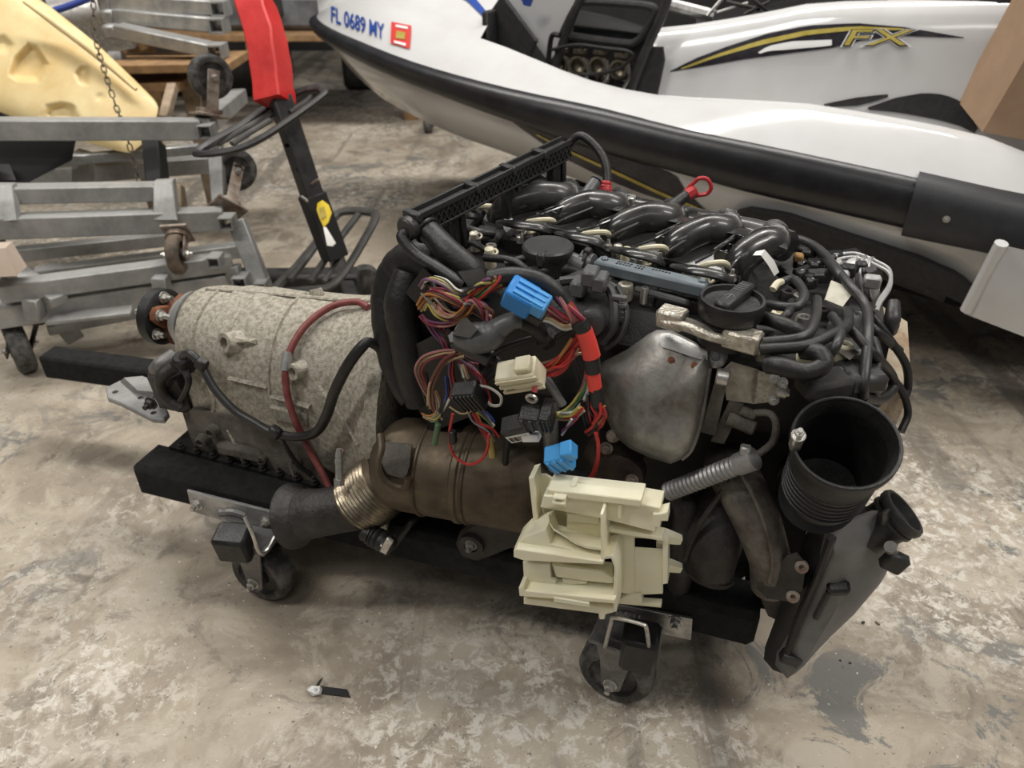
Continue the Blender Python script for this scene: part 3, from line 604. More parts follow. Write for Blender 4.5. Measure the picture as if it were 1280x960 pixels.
mb = MB(); mb.tube([Z(606, 322, .70), Z(640, 326, .706), Z(664, 340, .70)], .006, 10); P('thin_hose', mb, 'black_rubber')
mb = MB(); mb.tube([Z(632, 330, .70), Z(660, 323, .71), Z(684, 326, .705), Z(700, 338, .69)], .0065, 10); P('thin_hose', mb, 'black_rubber')
mb = MB(); mb.tube([Z(626, 352, .69), Z(670, 340, .70), Z(708, 336, .70), Z(742, 345, .695), Z(790, 362, .68)], .009, 12); P('thin_hose', mb, 'dark_plastic')
mb = MB(); mb.tube([Z(580, 284, .70), Z(600, 290, .705), Z(618, 292, .70)], .006, 10); P('fuel_hose', mb, 'dark_plastic')
mb = MB(); mb.tube([Z(578, 310, .69), Z(590, 304, .70), Z(606, 312, .70), Z(614, 320, .69)], .005, 9); P('fuel_hose', mb, 'black_rubber')
mb = MB(); mb.tube([Z(578, 268, .69), Z(596, 258, .715), Z(616, 258, .72)], .0045, 9); P('fuel_return_line', mb, 'ivory_plastic')
for x, y, z, sx, sy, sz in ((595, 275, .69, .03, .03, .03), (650, 303, .685, .05, .04, .03), (610, 300, .68, .05, .05, .03), (720, 305, .69, .05, .05, .03), (575, 295, .68, .04, .06, .04), (860, 378, .675, .09, .04, .03), (780, 345, .67, .1, .02, .03)):
    mb = MB(); mb.box(Z(x, y, z), (sx, sy, sz), RE, .005); P('housing', mb, 'black_plastic')
mb = MB(); mb.lathe(Z(650, 303, .70), UP, [(0, .006), (.01, .006), (.011, .003)], 12); P('bolt_head', mb, 'zinc')
# ---- air-filter side cover: black moulded box with raised ribs beside the wiring
mb = MB(); mb.hull([E(x, y, v_) for x, y, v_ in ((690, 352, .06), (730, 335, .09), (772, 356, .08), (782, 390, .04), (770, 428, .02), (735, 440, .02), (700, 420, .02), (690, 380, .03), (740, 400, .12))]); fc = P('side_cover', mb, 'black_plastic', 'black moulded plastic cover')
mb = MB(); mb.tube(Es([(700, 352, .045), (736, 350, .055), (760, 360, .05), (768, 380, .03), (766, 408, .012), (752, 428, .008)]), .007, 8, 6); P('cover_ridge', mb, 'dark_plastic', None, fc)
mb = MB(); mb.tube(Es([(772, 358, .06), (782, 382, .035), (782, 404, .02), (772, 424, .012), (756, 436, .01)]), .004, 8, 6); P('cover_ridge', mb, 'dark_plastic', None, fc)
for x, y in ((738, 345), (724, 358), (750, 352)):
    mb = MB(); mb.box(E(x, y, .045), (.02, .03, .022), RE, .003); P('cover_lug', mb, 'grey_plastic', None, fc)
for k in range(4):
    mb = MB(); mb.box(E(774, 372+k*9, .03), (.02, .008, .006), RE, .001); P('cover_slot', mb, 'grey_plastic', None, fc)
mb = MB(); mb.lathe(E(740, 402, .01), -V+UP*.3, [(0, .02), (.014, .018), (.018, .012)], 20); P('cover_boss', mb, 'dark_plastic', None, fc)
# ---- heat shield on the turbo
hs_px = [(744, 466), (756, 452), (784, 438), (812, 418), (822, 413), (840, 413), (862, 424), (886, 438), (887, 460), (881, 500), (874, 535), (864, 562), (852, 574), (838, 580), (812, 572), (786, 560), (768, 545), (760, 528), (752, 500)]
ol = [E(x, y, .045-.075*(y-413)/167-.03*max(0, (x-870)/20)) for x, y in hs_px]
mb = MB(); mb.dome(ol, (ol[0]*0+Vector((0, -.03, .012))), 9, .006); hsd = P('heat_shield', mb, 'heat_shield', 'dented grey metal turbo heat shield')
bv_sh = BVHTree.FromPolygons(mb.v, mb.f)
def on_sh(x, y, lift=.0025):
    r = ray(x, y).normalized(); h = bv_sh.ray_cast(CAM, r); return h[0]-r*lift if h[0] else E(x, y, .02)
mb = MB(); top_ = [(823, 424), (826, 417), (836, 416), (850, 421), (864, 428), (876, 434), (884, 440)]; bot_ = [(823, 427), (828, 434), (838, 437), (850, 441), (864, 446), (875, 449), (884, 450)]
mb.loft([[on_sh(x0+(x1-x0)*k/4, y0+(y1-y0)*k/4) for (x0, y0), (x1, y1) in zip(top_, bot_)] for k in range(5)], False, False); P('shield_strip', mb, 'alu', 'bright rubbed strip', hsd)
for x, y in ((839, 450), (868, 457)):
    mb = MB(); mb.lathe(on_sh(x, y, .0), -V+UP*.5, [(-.004, .0045), (.0015, .0045)], 12); P('rusty_rivet', mb, 'rust', None, hsd)
mb = MB(); mb.lathe(E(846, 438, .03)+U*.05, -V+UP*.6, [(0, .016), (.01, .015), (.012, .012), (.012, .006), (.006, .005)], 20); P('shield_lug', mb, 'zinc', None, hsd)
mb = MB(); mb.tube([ol[i] for i in (8, 9, 10, 11, 12)], .003, 8); P('shield_edge', mb, 'heat_shield', None, hsd)
# foil wrapped hose pair with clamps above it
for o_ in (0, 6):
    mb = MB(); mb.tube([Z(828, 397+o_, .685), Z(856, 402+o_, .69), Z(890, 415+o_, .69), Z(932, 425+o_, .685), Z(952, 431+o_, .68)], .0065, 10, 6); P('foil_hose', mb, 'foil' if o_ else 'cast_alu_dark')
for (x, y, w_) in ((840, 397, .036), (928, 424, .045)):
    mb = MB(); mb.box(Z(x, y, .69), (w_, .028, .024), frame(Z(900, 416, .69)-Z(828, 397, .69), UP), .003); P('foil_sleeve', mb, 'foil', 'crumpled silver foil sleeve')
mb = MB(); mb.box(E(952, 440, .03), (.014, .014, .024), RE, .003); P('foil_tab', mb, 'foil')
# EGR valve
mb = MB(); mb.hull([E(x, y, v_) for x, y in ((903, 462), (914, 452), (948, 462), (944, 505), (908, 500)) for v_ in (.0, .06)]); egr = P('egr_valve', mb, 'cast_alu', 'cast aluminium exhaust recirculation valve')
egr.data.materials[0] = mk('egr_alu', (.4, .375, .33), .5, .5, (.22, .2, .165), 40, .4, 180)
mb = MB(); mb.hull([E(x, y, v_) for x, y in ((944, 462), (974, 470), (970, 502), (940, 505), (938, 480)) for v_ in (.0, .055)]); P('egr_motor', mb, 'cast_alu', None, egr)
mb = MB(); mb.cyl(E(895, 470, -.01), E(912, 473, -.01), .011, 16, .002); P('egr_boss', mb, 'zinc', None, egr); mb = MB(); mb.cyl(E(970, 488, .0), E(984, 490, .0), .009, 14, .002); mb.cyl(E(980, 490, .0), E(987, 491, .0), .005, 6); P('egr_boss', mb, 'zinc', None, egr)
for x, y in ((968, 473), (978, 478), (967, 500)):
    mb = MB(); mb.hexbolt(E(x, y, -.003), -V+UP*.3, .005, .007); P('bolt', mb, 'zinc', None, egr)
mb = MB(); mb.hull([E(x, y, v_) for x, y in ((893, 478), (908, 482), (894, 545), (876, 540)) for v_ in (-.005, .02)]); mb.hull([E(x, y, v_) for x, y in ((912, 500), (930, 505), (905, 555), (888, 552)) for v_ in (.0, .03)]); P('egr_bracket', mb, 'cast_alu_dark', None, egr)
mb = MB(); mb.cyl(E(910, 522, .0), E(944, 536, -.005), .010, 14, .002); mb.cyl(E(926, 512, .0), E(944, 520, .0), .007, 12, .001); P('egr_pipe', mb, 'cast_alu_dark', None, egr)
mb = MB(); mb.tube(Es([(944, 516, .0), (962, 517, -.005), (970, 530, -.01), (966, 552, -.01), (950, 566, -.015), (936, 574, -.02)]), .0048, 10); P('steel_pipe', mb, 'cast_alu_dark', 'thin dull metal pipe')
a, b = E(834, 615, -.01), E(940, 574, -.03)
mb = MB(); n_ = 40; mb.lathe(a, b-a, [((b-a).length*i/n_, .0125+(.0014 if i % 2 else 0)) for i in range(n_+1)], 20); P('braided_pipe', mb, 'alu', 'ribbed silver metal pipe')
mb = MB(); mb.lathe(b, b-a, [(-.022, .015), (.004, .0155), (.006, .01)], 16); mb.box(b+UP*.012-U*.01, (.014, .012, .014), RE, .002); P('pipe_clamp', mb, 'alu')
# exhaust manifold elbow and dark downpipe
mb = MB(); mb.tube(Es([(905, 580, .06), (918, 596, .02), (935, 625, -.005), (950, 660, -.012), (962, 700, -.01), (964, 730, .0)]), [.03, .034, .034, .032, .029, .03], 14, 6); el = P('exhaust_elbow', mb, 'dark_iron', 'dull brown cast exhaust elbow'); el.data.materials[0] = mk('elbow_iron', (.18, .16, .14), .6, .4, (.065, .055, .046), 24, .4, 140)
mb = MB(); mb.tube(Es([(927, 592, -.03), (944, 625, -.045), (958, 662, -.05), (966, 700, -.045), (962, 728, -.035)]), .003, 7); P('casting_ridge', mb, 'elbow_iron', None, el)
mb = MB(); mb.hull([E(x, y, v_) for x, y in ((945, 735), (958, 748), (985, 752), (1003, 738), (1008, 705), (996, 690), (984, 694), (980, 720)) for v_ in (-.035, -.015)]); fl_ = P('exhaust_flange', mb, 'dark_iron', None, el)
for x, y in ((991, 745), (1002, 708)):
    mb = MB(); mb.lathe(E(x, y, -.036), -V+UP*.4, [(0, .0095), (.004, .009), (.004, .004), (0, .003)], 14); P('flange_eye', mb, 'rusty_steel', None, fl_)
mb = MB(); mb.tube(Es([(905, 600, .06), (900, 640, .03), (890, 680, .01), (888, 712, .01)]), [.03, .04, .043, .035], 20, 6); dp = P('downpipe', mb, 'engine_black', 'dark bell-shaped downpipe'); dp.data.materials[0] = M['dark_iron']
mb = MB(); mb.ring(E(887, 716, .01), UP*1+V*.3+U*.1, .033, .006, 28); P('downpipe_lip', mb, 'dark_iron', None, dp)
mb = MB(); mb.tube(Es([(912, 600, -.01), (895, 625, -.015), (872, 660, -.02), (856, 700, -.02)]), .004, 8); P('rod', mb, 'dark_iron')
mb = MB(); mb.tube(Es([(850, 620, .03), (858, 640, .02), (852, 700, .02), (846, 740, .03)]), .02, 12); P('coolant_pipe', mb, 'dark_iron')
mb = MB(); mb.lathe(E(775, 585, .02), -V, [(0, .04), (.02, .038), (.03, .025), (.03, .02)], 24); mb.tube(Es([(748, 560, .05), (770, 575, .03), (800, 585, .03)]), .03, 14); P('turbo_housing', mb, 'rusty_steel', 'brown turbo housing').data.materials[0] = mk('turbo_brown', (.11, .08, .06), .6, .4, (.05, .036, .03), 30, .3, 150)
for x, y in ((758, 560), (790, 600), (766, 545)):
    mb = MB(); mb.hexbolt(E(x, y, -.015), -V+UP*.3, .007, .008); P('bolt', mb, 'rusty_steel')
mb = MB(); mb.tube(Es([(690, 500, .02), (688, 530, .01), (690, 570, .01), (694, 600, .02)]), .012, 12); P('vertical_pipe', mb, 'grey_steel')
mb = MB(); mb.tube(Es([(636, 545, .0), (632, 580, -.01), (640, 610, -.015), (658, 630, -.02)]), .005, 9); P('thin_hose', mb, 'black_rubber')
mb = MB(); mb.hull([E(x, y, v_) for x, y in ((948, 742), (1000, 748), (1006, 762), (985, 782), (960, 770)) for v_ in (.03, .1)]); P('engine_foot', mb, 'cast_alu_dark')
# ---- intake hose with wide mouth, and air duct below
fc_ = D(1057, 553, .86); fax = Vector((-.14, -.42, .9)).normalized()
mb = MB(); mb.lathe(fc_, fax, [(-.135, .047), (-.12, .050), (-.06, .051), (-.055, .0525), (-.05, .051), (-.022, .0525), (-.018, .058), (-.008, .060), (0, .0595), (.002, .057), (-.003, .0545), (-.02, .05)], 56, False); ih = P('intake_hose', mb, 'black_rubber', 'wide round mouth of the black intake hose', ang=30)
mb = MB(); mb.lathe(fc_-fax*.018, fax, [(0, .0505), (-.06, .047), (-.12, .045), (-.128, .0)], 40, False); P('hose_interior', mb, 'black_rubber', None, ih)
mb = MB(); mb.ring(fc_-fax*.02, fax, .0535, .0028, 48); P('hose_band', mb, 'dark_plastic', None, ih)
mb = MB(); s_ = fc_-fax*.008+Vector((-.058, -.005, .01)); mb.bar(s_-fax*.014, s_+fax*.014, .012, .012, Vector((1, 0, 0)), .002); mb.hexbolt(s_+fax*.013, fax, .006, .007); P('band_screw', mb, 'zinc', None, ih)
mb = MB(); mb.ring(fc_+fax*.001, fax, .0578, .0024, 56); P('mouth_rim', mb, 'black_rubber', None, ih)
for a_ in range(6):
    mb = MB(); mb.ring(fc_-fax*(.06+.011*a_), fax, .0505, .0018, 48, 6); P('bellow', mb, 'black_rubber', None, ih)
mb = MB(); mb.tube([fc_-fax*.152, fc_-fax*.17+V*.025, fc_-fax*.185+V*.06], [.05, .052, .05], 24); P('hose_elbow', mb, 'black_plastic', None, ih)
n_off = Vector((.02, .05, .02))
fr = [(1035, 662, 1.0), (1072, 648, 1.0), (1104, 636, 1.01), (1126, 655, 1.03), (1122, 690, 1.06), (1105, 722, 1.09), (1066, 768, 1.14), (1032, 800, 1.17), (1006, 828, 1.19), (994, 842, 1.2), (984, 848, 1.2), (972, 834, 1.2), (974, 818, 1.18), (1000, 760, 1.12), (1018, 710, 1.06)]
ol = [D(*p) for p in fr]
mb = MB(); mb.dome(ol, Vector((.0, -.02, .014)), 6, .012); ad = P('air_duct', mb, 'grey_plastic', 'grey-black tapering plastic air duct'); ad.data.materials[0] = mk('duct_plastic', (.13, .13, .13), .42, 0, (.17, .168, .165), 18, .1, 200)
mb = MB(); mb.hull([p+Vector((-.01, .03, -.02)) for p in ol]+[p*.97+sum(ol, Vector())/len(ol)*.03+Vector((0, .005, -.004)) for p in ol]); P('duct_back', mb, 'black_plastic', None, ad)
mb = MB(); mb.tube(Ds([(1040, 672, .985), (1022, 720, 1.045), (1000, 770, 1.11), (982, 822, 1.165)]), .006, 8); P('duct_ridge', mb, 'black_plastic', None, ad)
mb = MB(); mb.tube(Ds([(1037, 740, 1.06), (1020, 772, 1.1)]), .005, 8); P('duct_ridge', mb, 'dark_plastic', None, ad)
mb = MB(); mb.box(D(1048, 735, 1.055), (.03, .018, .022), frame(Vector((1, -.2, .3)), Vector((0, -.5, 1))), .004); P('duct_lug', mb, 'black_plastic', None, ad)
mb = MB(); mb.box(D(988, 822, 1.165), (.03, .02, .02), frame(Vector((1, -.2, -.3)), UP), .003); P('duct_lug', mb, 'dark_plastic', None, ad)
oc2 = D(1122, 645, 1.02); oax = Vector((.62, -.1, .78)).normalized()
mb = MB(); mb.lathe(oc2, oax, [(-.05, .03), (-.012, .031), (-.01, .034), (-.005, .034), (-.004, .031), (0, .031), (.001, .035), (.007, .036), (.012, .034), (.012, .029), (.0, .027)], 36); P('duct_outlet', mb, 'dark_plastic', 'round ringed duct outlet', ad)
mb = MB(); mb.box(D(1118, 702, 1.0), (.03, .018, .03), frame(Vector((1, -.3, -.4)), UP), .004); cl_ = P('duct_clip', mb, 'dark_plastic', None, ad); mb = MB(); mb.cyl(D(1115, 688, .995), D(1113, 683, .985), .008, 14); P('clip_pin', mb, 'zinc', None, cl_)
mb = MB(); mb.prism(Ds([(1098, 640, 1.0), (1106, 634, 1.0), (1110, 640, 1.005), (1102, 656, 1.01), (1096, 656, 1.01)]), Vector((0, -.01, .008)), .001); P('duct_window', mb, 'black_gloss', None, ad)
# ---- front end: throttle body, plugs, looms
mb = MB(); mb.hull([W(u, v, z) for u, v, z in ((.66, .14, .66), (.66, .38, .66), (.80, .13, .645), (.80, .36, .645), (.66, .12, .5), (.66, .4, .5), (.81, .12, .5), (.81, .38, .5))]); P('front_cover', mb, 'engine_black')
tb = Z(1072, 352, .66)
mb = MB(); tax = (V*-.2+U*.8+UP*.3).normalized()
mb.lathe(tb, tax, [(-.05, .03), (-.03, .034), (-.01, .034), (-.008, .039), (.004, .039), (.006, .034), (.02, .034), (.024, .03), (.026, .02)], 30); th = P('throttle_body', mb, 'alu', 'cast alloy throttle body')
mb = MB(); mb.ring(tb+tax*.012, tax, .036, .003, 28); mb.ring(tb+tax*.022, tax, .033, .002, 28); P('clamp_ring', mb, 'steel', None, th)
for x, y in ((1042, 332), (1060, 338), (1076, 334), (1052, 346), (1090, 352)):
    mb = MB(); mb.box(Z(x, y, .69), (random.uniform(.012, .024), random.uniform(.012, .02), .018), frame(Vector((.9, -.3, 0)), UP), .003); P('throttle_fitting', mb, random.choice(['alu', 'zinc', 'black_plastic', 'dark_plastic']), None, th)
for i, (x, y, z, s1_, s2_) in enumerate(((1008, 316, .69, .03, .02), (1018, 332, .69, .026, .018), (1000, 330, .685, .02, .03), (1024, 345, .69, .035, .014), (1040, 322, .69, .03, .016), (1012, 352, .685, .02, .02), (1062, 320, .68, .03, .018), (988, 345, .68, .02, .05), (1088, 340, .685, .034, .02), (1002, 342, .69, .03, .012))):
    mb = MB(); mb.box(Z(x, y, z), (s1_, s2_, .02), frame(Vector((.9, -.45+.1*i, .1)), UP), .004); pg = P('connector', mb, random.choice(['black_plastic', 'dark_plastic', 'black_gloss']))
    mb = MB(); mb.box(Z(x, y, z+.011), (s1_*.4, s2_*.5, .006), frame(Vector((.9, -.45+.1*i, .1)), UP), .001); P('latch', mb, 'dark_plastic', None, pg)
mb = MB(); mb.box(Z(998, 322, .70), (.014, .016, .012), RE, .003); P('amber_plug', mb, 'wire_orange').data.materials[0] = mk('amber', (.3, .17, .05), .5)
for o_ in (0, 5):
    mb = MB(); mb.tube([Z(x, y+o_, .695-.0*k) for k, (x, y) in enumerate(((1040, 322), (1058, 317), (1074, 318), (1098, 328), (1112, 338), (1112, 355), (1100, 374), (1096, 384)))], .0028, 8); P('metal_line', mb, 'alu', 'bent bright metal line')
# label flag on hose
lbp = [(1038, 352), (1068, 364), (1052, 385), (1030, 376)]
mb = MB(); mb.prism([Z(x, y, .70-.01*(i == 2)-.006*(i == 3)) for i, (x, y) in enumerate(lbp)], Vector((.0, -.002, .003))); lf = P('hose_label', mb, 'paper', 'pale paper label wrapped on a hose'); lf.data.materials[0] = mk('old_paper', (.5, .48, .4), .7, 0, (.42, .4, .33), 60)
for i, (pp, r_) in enumerate(((((954, 428), (1004, 421), (1019, 399), (1021, 374)), .0065), (((950, 437), (1004, 433), (1035, 421), (1058, 408), (1060, 389)), .007), (((940, 396), (964, 400), (990, 410), (1010, 420)), .009),
        (((979, 305), (997, 299), (1026, 314), (1060, 355), (1082, 383), (1085, 421), (1080, 474), (1079, 496)), .0065), (((1066, 364), (1088, 392), (1110, 421), (1132, 455), (1135, 483), (1130, 499)), .0055), (((1063, 411), (1091, 442), (1113, 467), (1116, 486), (1100, 499), (1079, 496)), .0065),
        (((960, 380), (976, 383), (997, 383), (1005, 367), (993, 350), (976, 353), (966, 362)), .0062), (((1113, 468), (1129, 492), (1135, 517), (1126, 540)), .005), (((960, 456), (976, 458), (1008, 465), (1029, 456), (1024, 442), (1004, 438)), .011), (((1021, 310), (1046, 340), (1060, 360)), .007), (((1085, 405), (1100, 418), (1124, 438)), .006),
        (((972, 404), (985, 392), (990, 378)), .006), (((1040, 395), (1050, 410), (1046, 430), (1036, 445)), .006), (((1092, 425), (1098, 450), (1092, 480), (1096, 505)), .006))):
    mb = MB(); n_ = len(pp); zs = [.695+.012*math.sin(math.pi*k/(n_-1))-(max(0, x-1075)*.0013)-max(0, y-440)*.0009 for k, (x, y) in enumerate(pp)]
    mb.tube([Z(x, y, z) for (x, y), z in zip(pp, zs)], r_, 12, 7, ripple=(.05, .006) if i in (3, 5, 6, 9) else None); P('loom_hose', mb, 'black_rubber' if i % 3 else 'dark_plastic')
mb = MB(); mb.tube([Z(1044, 462, .66), Z(1046, 478, .65), Z(1036, 492, .64)], .012, 14, 8, ripple=(.16, .009)); P('bellows_hose', mb, 'black_rubber')
mb = MB(); mb.tube([Z(1112, 415, .655), Z(1115, 400, .675), Z(1117, 378, .69)], [.009, .0105, .008], 14, 6, ripple=(.1, .009)); P('sensor_plug', mb, 'dark_plastic', 'upright black sensor plug')
mb = MB(); mb.hull([W(u, v, z) for u, v, z in ((.79, .12, .60), (.79, .30, .63), (.845, .14, .58), (.845, .28, .61), (.79, .1, .40), (.79, .32, .40), (.83, .12, .40), (.83, .3, .40))]); P('timing_case', mb, 'cast_alu', 'beige corroded front timing case').data.materials[0] = mk('corroded', (.46, .40, .3), .7, .2, (.3, .2, .12), 30, .4, 150)
for i, (x, y) in enumerate(((974, 392), (1005, 398), (935, 408), (1022, 440), (1056, 432), (1000, 371), (985, 366), (1072, 395), (1008, 440), (1046, 405), (1028, 388))):
    mb = MB(); p = Z(x, y, .675); mb.lathe(p, UP, [(-.02, .011), (0, .011), (.003, .0095), (.003, .005), (-.001, .0045)], 16); P('bolt_collar', mb, ('ivory_plastic', 'zinc', 'dark_iron', 'alu')[i % 4])
for i, (x, y, s1_, s2_) in enumerate(((1040, 398, .05, .05), (1000, 450, .06, .04), (1060, 440, .06, .04), (985, 430, .05, .03), (1075, 470, .05, .05), (1030, 480, .06, .04), (1055, 410, .03, .03), (970, 375, .03, .03))):
    mb = MB(); mb.box(Z(x, y, .655), (s1_, s2_, .025), frame(Vector((.9, -.3+.1*i, .06*(i % 3-1))), UP), .006); P('housing', mb, ('dark_plastic', 'engine_black', 'grey_plastic', 'black_plastic')[i % 4])
mb = MB(); mb.hull([Z(x, y, z) for x, y in ((1038, 432), (1056, 428), (1074, 440), (1062, 450)) for z in (.668, .675)]); P('bracket', mb, 'cast_alu_dark')
mb = MB(); mb.tube([Z(966, 362, .70), Z(972, 354, .705), Z(980, 352, .70)], .005, 9); P('fuel_return_line', mb, 'ivory_plastic')
# ---------------------------------------------------------------- loose wiring harness
har = thing('wiring_harness', 'cut wiring harness with coloured wires and plugs hanging on the engine', 'wiring', E(640, 560, -.02))
def H(name, mb, mat, label=None, parent=None): return ob(name, mb, M[mat], parent or har, label)
def K(x, y, v): return E(500+x/4.571, 320+y/4.571, v)
def wires(path, cols, spread=.008, r=.0016, v=-.03, vs=None, tight=None):
    n = len(path)
    for i, c in enumerate(cols):
        ph = random.uniform(0, 6.28); rr = spread*math.sqrt((i+.5)/len(cols)); pts = []
        for k, (x, y) in enumerate(path):
            s_ = (tight[k] if tight else 1.)*rr; a = ph+.5*k
            pts.append(K(x, y, (vs[k] if vs else v)+s_*.6*math.sin(a*1.7))+U*s_*math.cos(a)+UP*s_*math.sin(a)*.9)
        mb = MB(); mb.tube(pts, r*random.uniform(.85, 1.15), 6, 5); H('wire', mb, 'wire_'+c)
# upper left nest
wires([(130, 190), (170, 140), (260, 160), (330, 210), (380, 220)], ['white', 'black', 'yellow', 'grey', 'black', 'violet', 'white'], .007, .0017, vs=[-.02, -.03, -.035, -.04, -.04])
wires([(115, 300), (160, 235), (230, 225), (330, 260), (390, 280)], ['orange', 'tan', 'brown', 'orange', 'yellow', 'maroon'], .008, .0019, vs=[-.02, -.03, -.04, -.045, -.045])
wires([(190, 275), (230, 330), (300, 350), (360, 310), (390, 270)], ['orange', 'maroon', 'red', 'tan', 'pink', 'yellow', 'orange', 'brown'], .009, .0019, vs=[-.03, -.04, -.045, -.05, -.05])
wires([(120, 350), (170, 390), (260, 400), (340, 375), (400, 330)], ['pink', 'maroon', 'red', 'maroon', 'violet'], .006, .0019, v=-.04)
wires([(400, 290), (440, 270), (490, 310), (505, 350), (515, 380)], ['pink', 'maroon', 'pink', 'violet', 'tan', 'maroon', 'pink', 'brown', 'grey'], .009, .0019, vs=[-.05]*5)
wires([(395, 250), (440, 215), (490, 180), (530, 160), (560, 140)], ['yellow', 'red', 'green', 'brown', 'orange', 'tan', 'maroon', 'red', 'yellow', 'violet', 'brown', 'black'], .011, .0019, v=-.045)
# extra nest
wires([(150, 250), (220, 290), (290, 330), (350, 340), (410, 320)], ['brown', 'maroon', 'black', 'tan', 'grey', 'violet'], .014, .0017, v=-.03)
wires([(140, 170), (200, 190), (250, 240), (310, 300), (370, 330)], ['black', 'brown', 'white', 'maroon', 'grey', 'black'], .014, .0017, v=-.028)
wires([(420, 300), (470, 330), (500, 370), (510, 400)], ['maroon', 'pink', 'tan', 'brown', 'pink'], .009, .0018, v=-.045)
wires([(240, 420), (255, 480), (300, 550), (380, 600), (440, 620)], ['maroon', 'violet', 'red', 'brown'], .008, .0017, v=-.03)
wires([(120, 640), (140, 760), (170, 860), (220, 930)], ['black', 'tan', 'brown', 'black'], .01, .0017, v=-.02)
wires([(400, 900), (440, 960), (520, 1000), (560, 1050)], ['black', 'red', 'grey', 'brown'], .008, .0017, v=-.03)
# lower left brown sweep
wires([(330, 560), (250, 560), (150, 590), (110, 650), (130, 720), (165, 790)], ['brown', 'brown', 'tan', 'maroon', 'brown', 'pink'], .006, .002, vs=[-.04, -.045, -.04, -.035, -.03, -.03])
wires([(335, 570), (270, 600), (220, 660), (180, 740), (175, 820), (185, 870)], ['brown', 'tan', 'brown', 'brown', 'maroon', 'brown', 'pink', 'brown', 'tan'], .008, .002, vs=[-.04, -.05, -.05, -.045, -.04, -.035])
wires([(190, 780), (220, 840), (220, 900), (180, 930), (140, 910)], ['white', 'yellow', 'tan', 'white', 'orange'], .006, .0015, v=-.035)
wires([(170, 380), (200, 430), (240, 480), (270, 540), (320, 560)], ['violet', 'maroon', 'violet', 'black'], .007, .0018, v=-.035)
wires([(310, 580), (300, 660), (310, 740), (290, 800)], ['red', 'black', 'maroon', 'blue', 'black'], .007, .0018, v=-.04)
wires([(340, 590), (400, 640), (460, 700), (490, 790), (510, 850)], ['violet', 'maroon', 'red', 'pink', 'maroon', 'black'], .007, .0018, v=-.04)
wires([(440, 735), (510, 750), (570, 800), (565, 850), (520, 855), (490, 830)], ['white'], .002, .0018, v=-.05)
wires([(345, 600), (355, 650), (370, 700)], ['white', 'grey', 'tan'], .006, .0025, v=-.04)
wires([(270, 700), (280, 780), (260, 850), (240, 900)], ['black', 'blue', 'white', 'black'], .006, .0018, v=-.035)
wires([(460, 880), (500, 920), (530, 960)], ['violet', 'grey', 'white', 'green', 'blue', 'yellow'], .006, .0018, v=-.045)
# red ring-terminal wire and red bundle to the ivory plug
wires([(1010, 490), (960, 560), (900, 620), (840, 640)], ['red', 'red', 'red', 'maroon', 'red', 'orange', 'red', 'brown'], .009, .002, v=-.05)
wires([(1000, 530), (950, 620), (880, 665), (800, 670)], ['red', 'maroon', 'red', 'orange'], .006, .002, v=-.052)
wires([(800, 360), (860, 370), (930, 410), (980, 405)], ['white', 'tan'], .003, .0022, v=-.05)
wires([(840, 300), (900, 330), (960, 370)], ['red', 'pink', 'red', 'maroon', 'red'], .007, .0022, v=-.045)
wires([(980, 580), (1030, 560), (1070, 600)], ['white', 'pink'], .003, .0018, v=-.04)
wires([(1080, 660), (1060, 760), (1010, 850), (960, 890), (890, 900)], ['green', 'white', 'red', 'pink', 'yellow', 'grey'], .007, .0019, vs=[-.03, -.03, -.04, -.05, -.055])
wires([(880, 905), (930, 915), (980, 910), (1030, 870)], ['yellow', 'yellow', 'red', 'green', 'yellow', 'tan'], .006, .002, v=-.055)
# main taped trunk
trunk = [(520, 130), (640, 110), (780, 130), (880, 190), (950, 270), (1010, 350)]
mb = MB(); mb.tube([K(x, y, -.035-.0*i) for i, (x, y) in enumerate(trunk[:5])], [.012, .011, .010, .010, .009], 14); H('taped_trunk', mb, 'black_rubber', 'black cloth taped wire trunk')
wires([(910, 240), (960, 300), (1010, 360), (1035, 410)], ['pink', 'red', 'violet', 'red', 'orange', 'pink', 'red', 'maroon', 'red', 'pink'], .009, .0028, v=-.04)
for seg, m_, r_ in ((((1020, 375), (1050, 430)), 'black_rubber', .011), (((1048, 425), (1075, 500), (1095, 575)), 'red_tape', .0115), (((1090, 570), (1105, 660)), 'black_rubber', .0105), (((1100, 650), (1115, 760)), 'red_tape', .009), (((1115, 750), (1130, 850)), 'black_rubber', .009)):
    mb = MB(); mb.tube([K(x, y, -.045) for x, y in seg], r_, 14); H('tape_wrap', mb, m_, 'red taped bundle' if m_ == 'red_tape' else None)
wires([(1110, 800), (1120, 880), (1150, 920), (1140, 990), (1100, 1010)], ['red', 'black', 'red', 'black', 'red', 'black', 'black', 'red'], .010, .0024, v=-.045)
wires([(1150, 860), (1165, 920), (1130, 970)], ['red', 'orange', 'black', 'red', 'black'], .008, .0024, v=-.05)
wires([(1050, 830), (1060, 900), (1080, 970)], ['black', 'tan', 'black', 'red', 'white'], .006, .0022, v=-.04)
wires([(1115, 1010), (1130, 1080), (1125, 1180), (1095, 1260), (1060, 1280)], ['red'], .001, .0026, v=-.055)
wires([(300, 900), (280, 1020), (300, 1130), (380, 1190), (460, 1170), (500, 1100), (510, 1020)], ['red'], .001, .0022, v=-.06)
wires([(430, 900), (470, 980), (500, 1040)], ['red', 'orange', 'maroon'], .004, .002, v=-.03)
wires([(280, 860), (350, 900), (420, 880)], ['tan'], .001, .0012, v=-.05); wires([(200, 850), (210, 950), (205, 1040)], ['green', 'tan'], .004, .0018, v=-.03)
wires([(1000, 930), (960, 980), (930, 1010)], ['violet', 'blue', 'red', 'white'], .005, .0018, v=-.06)
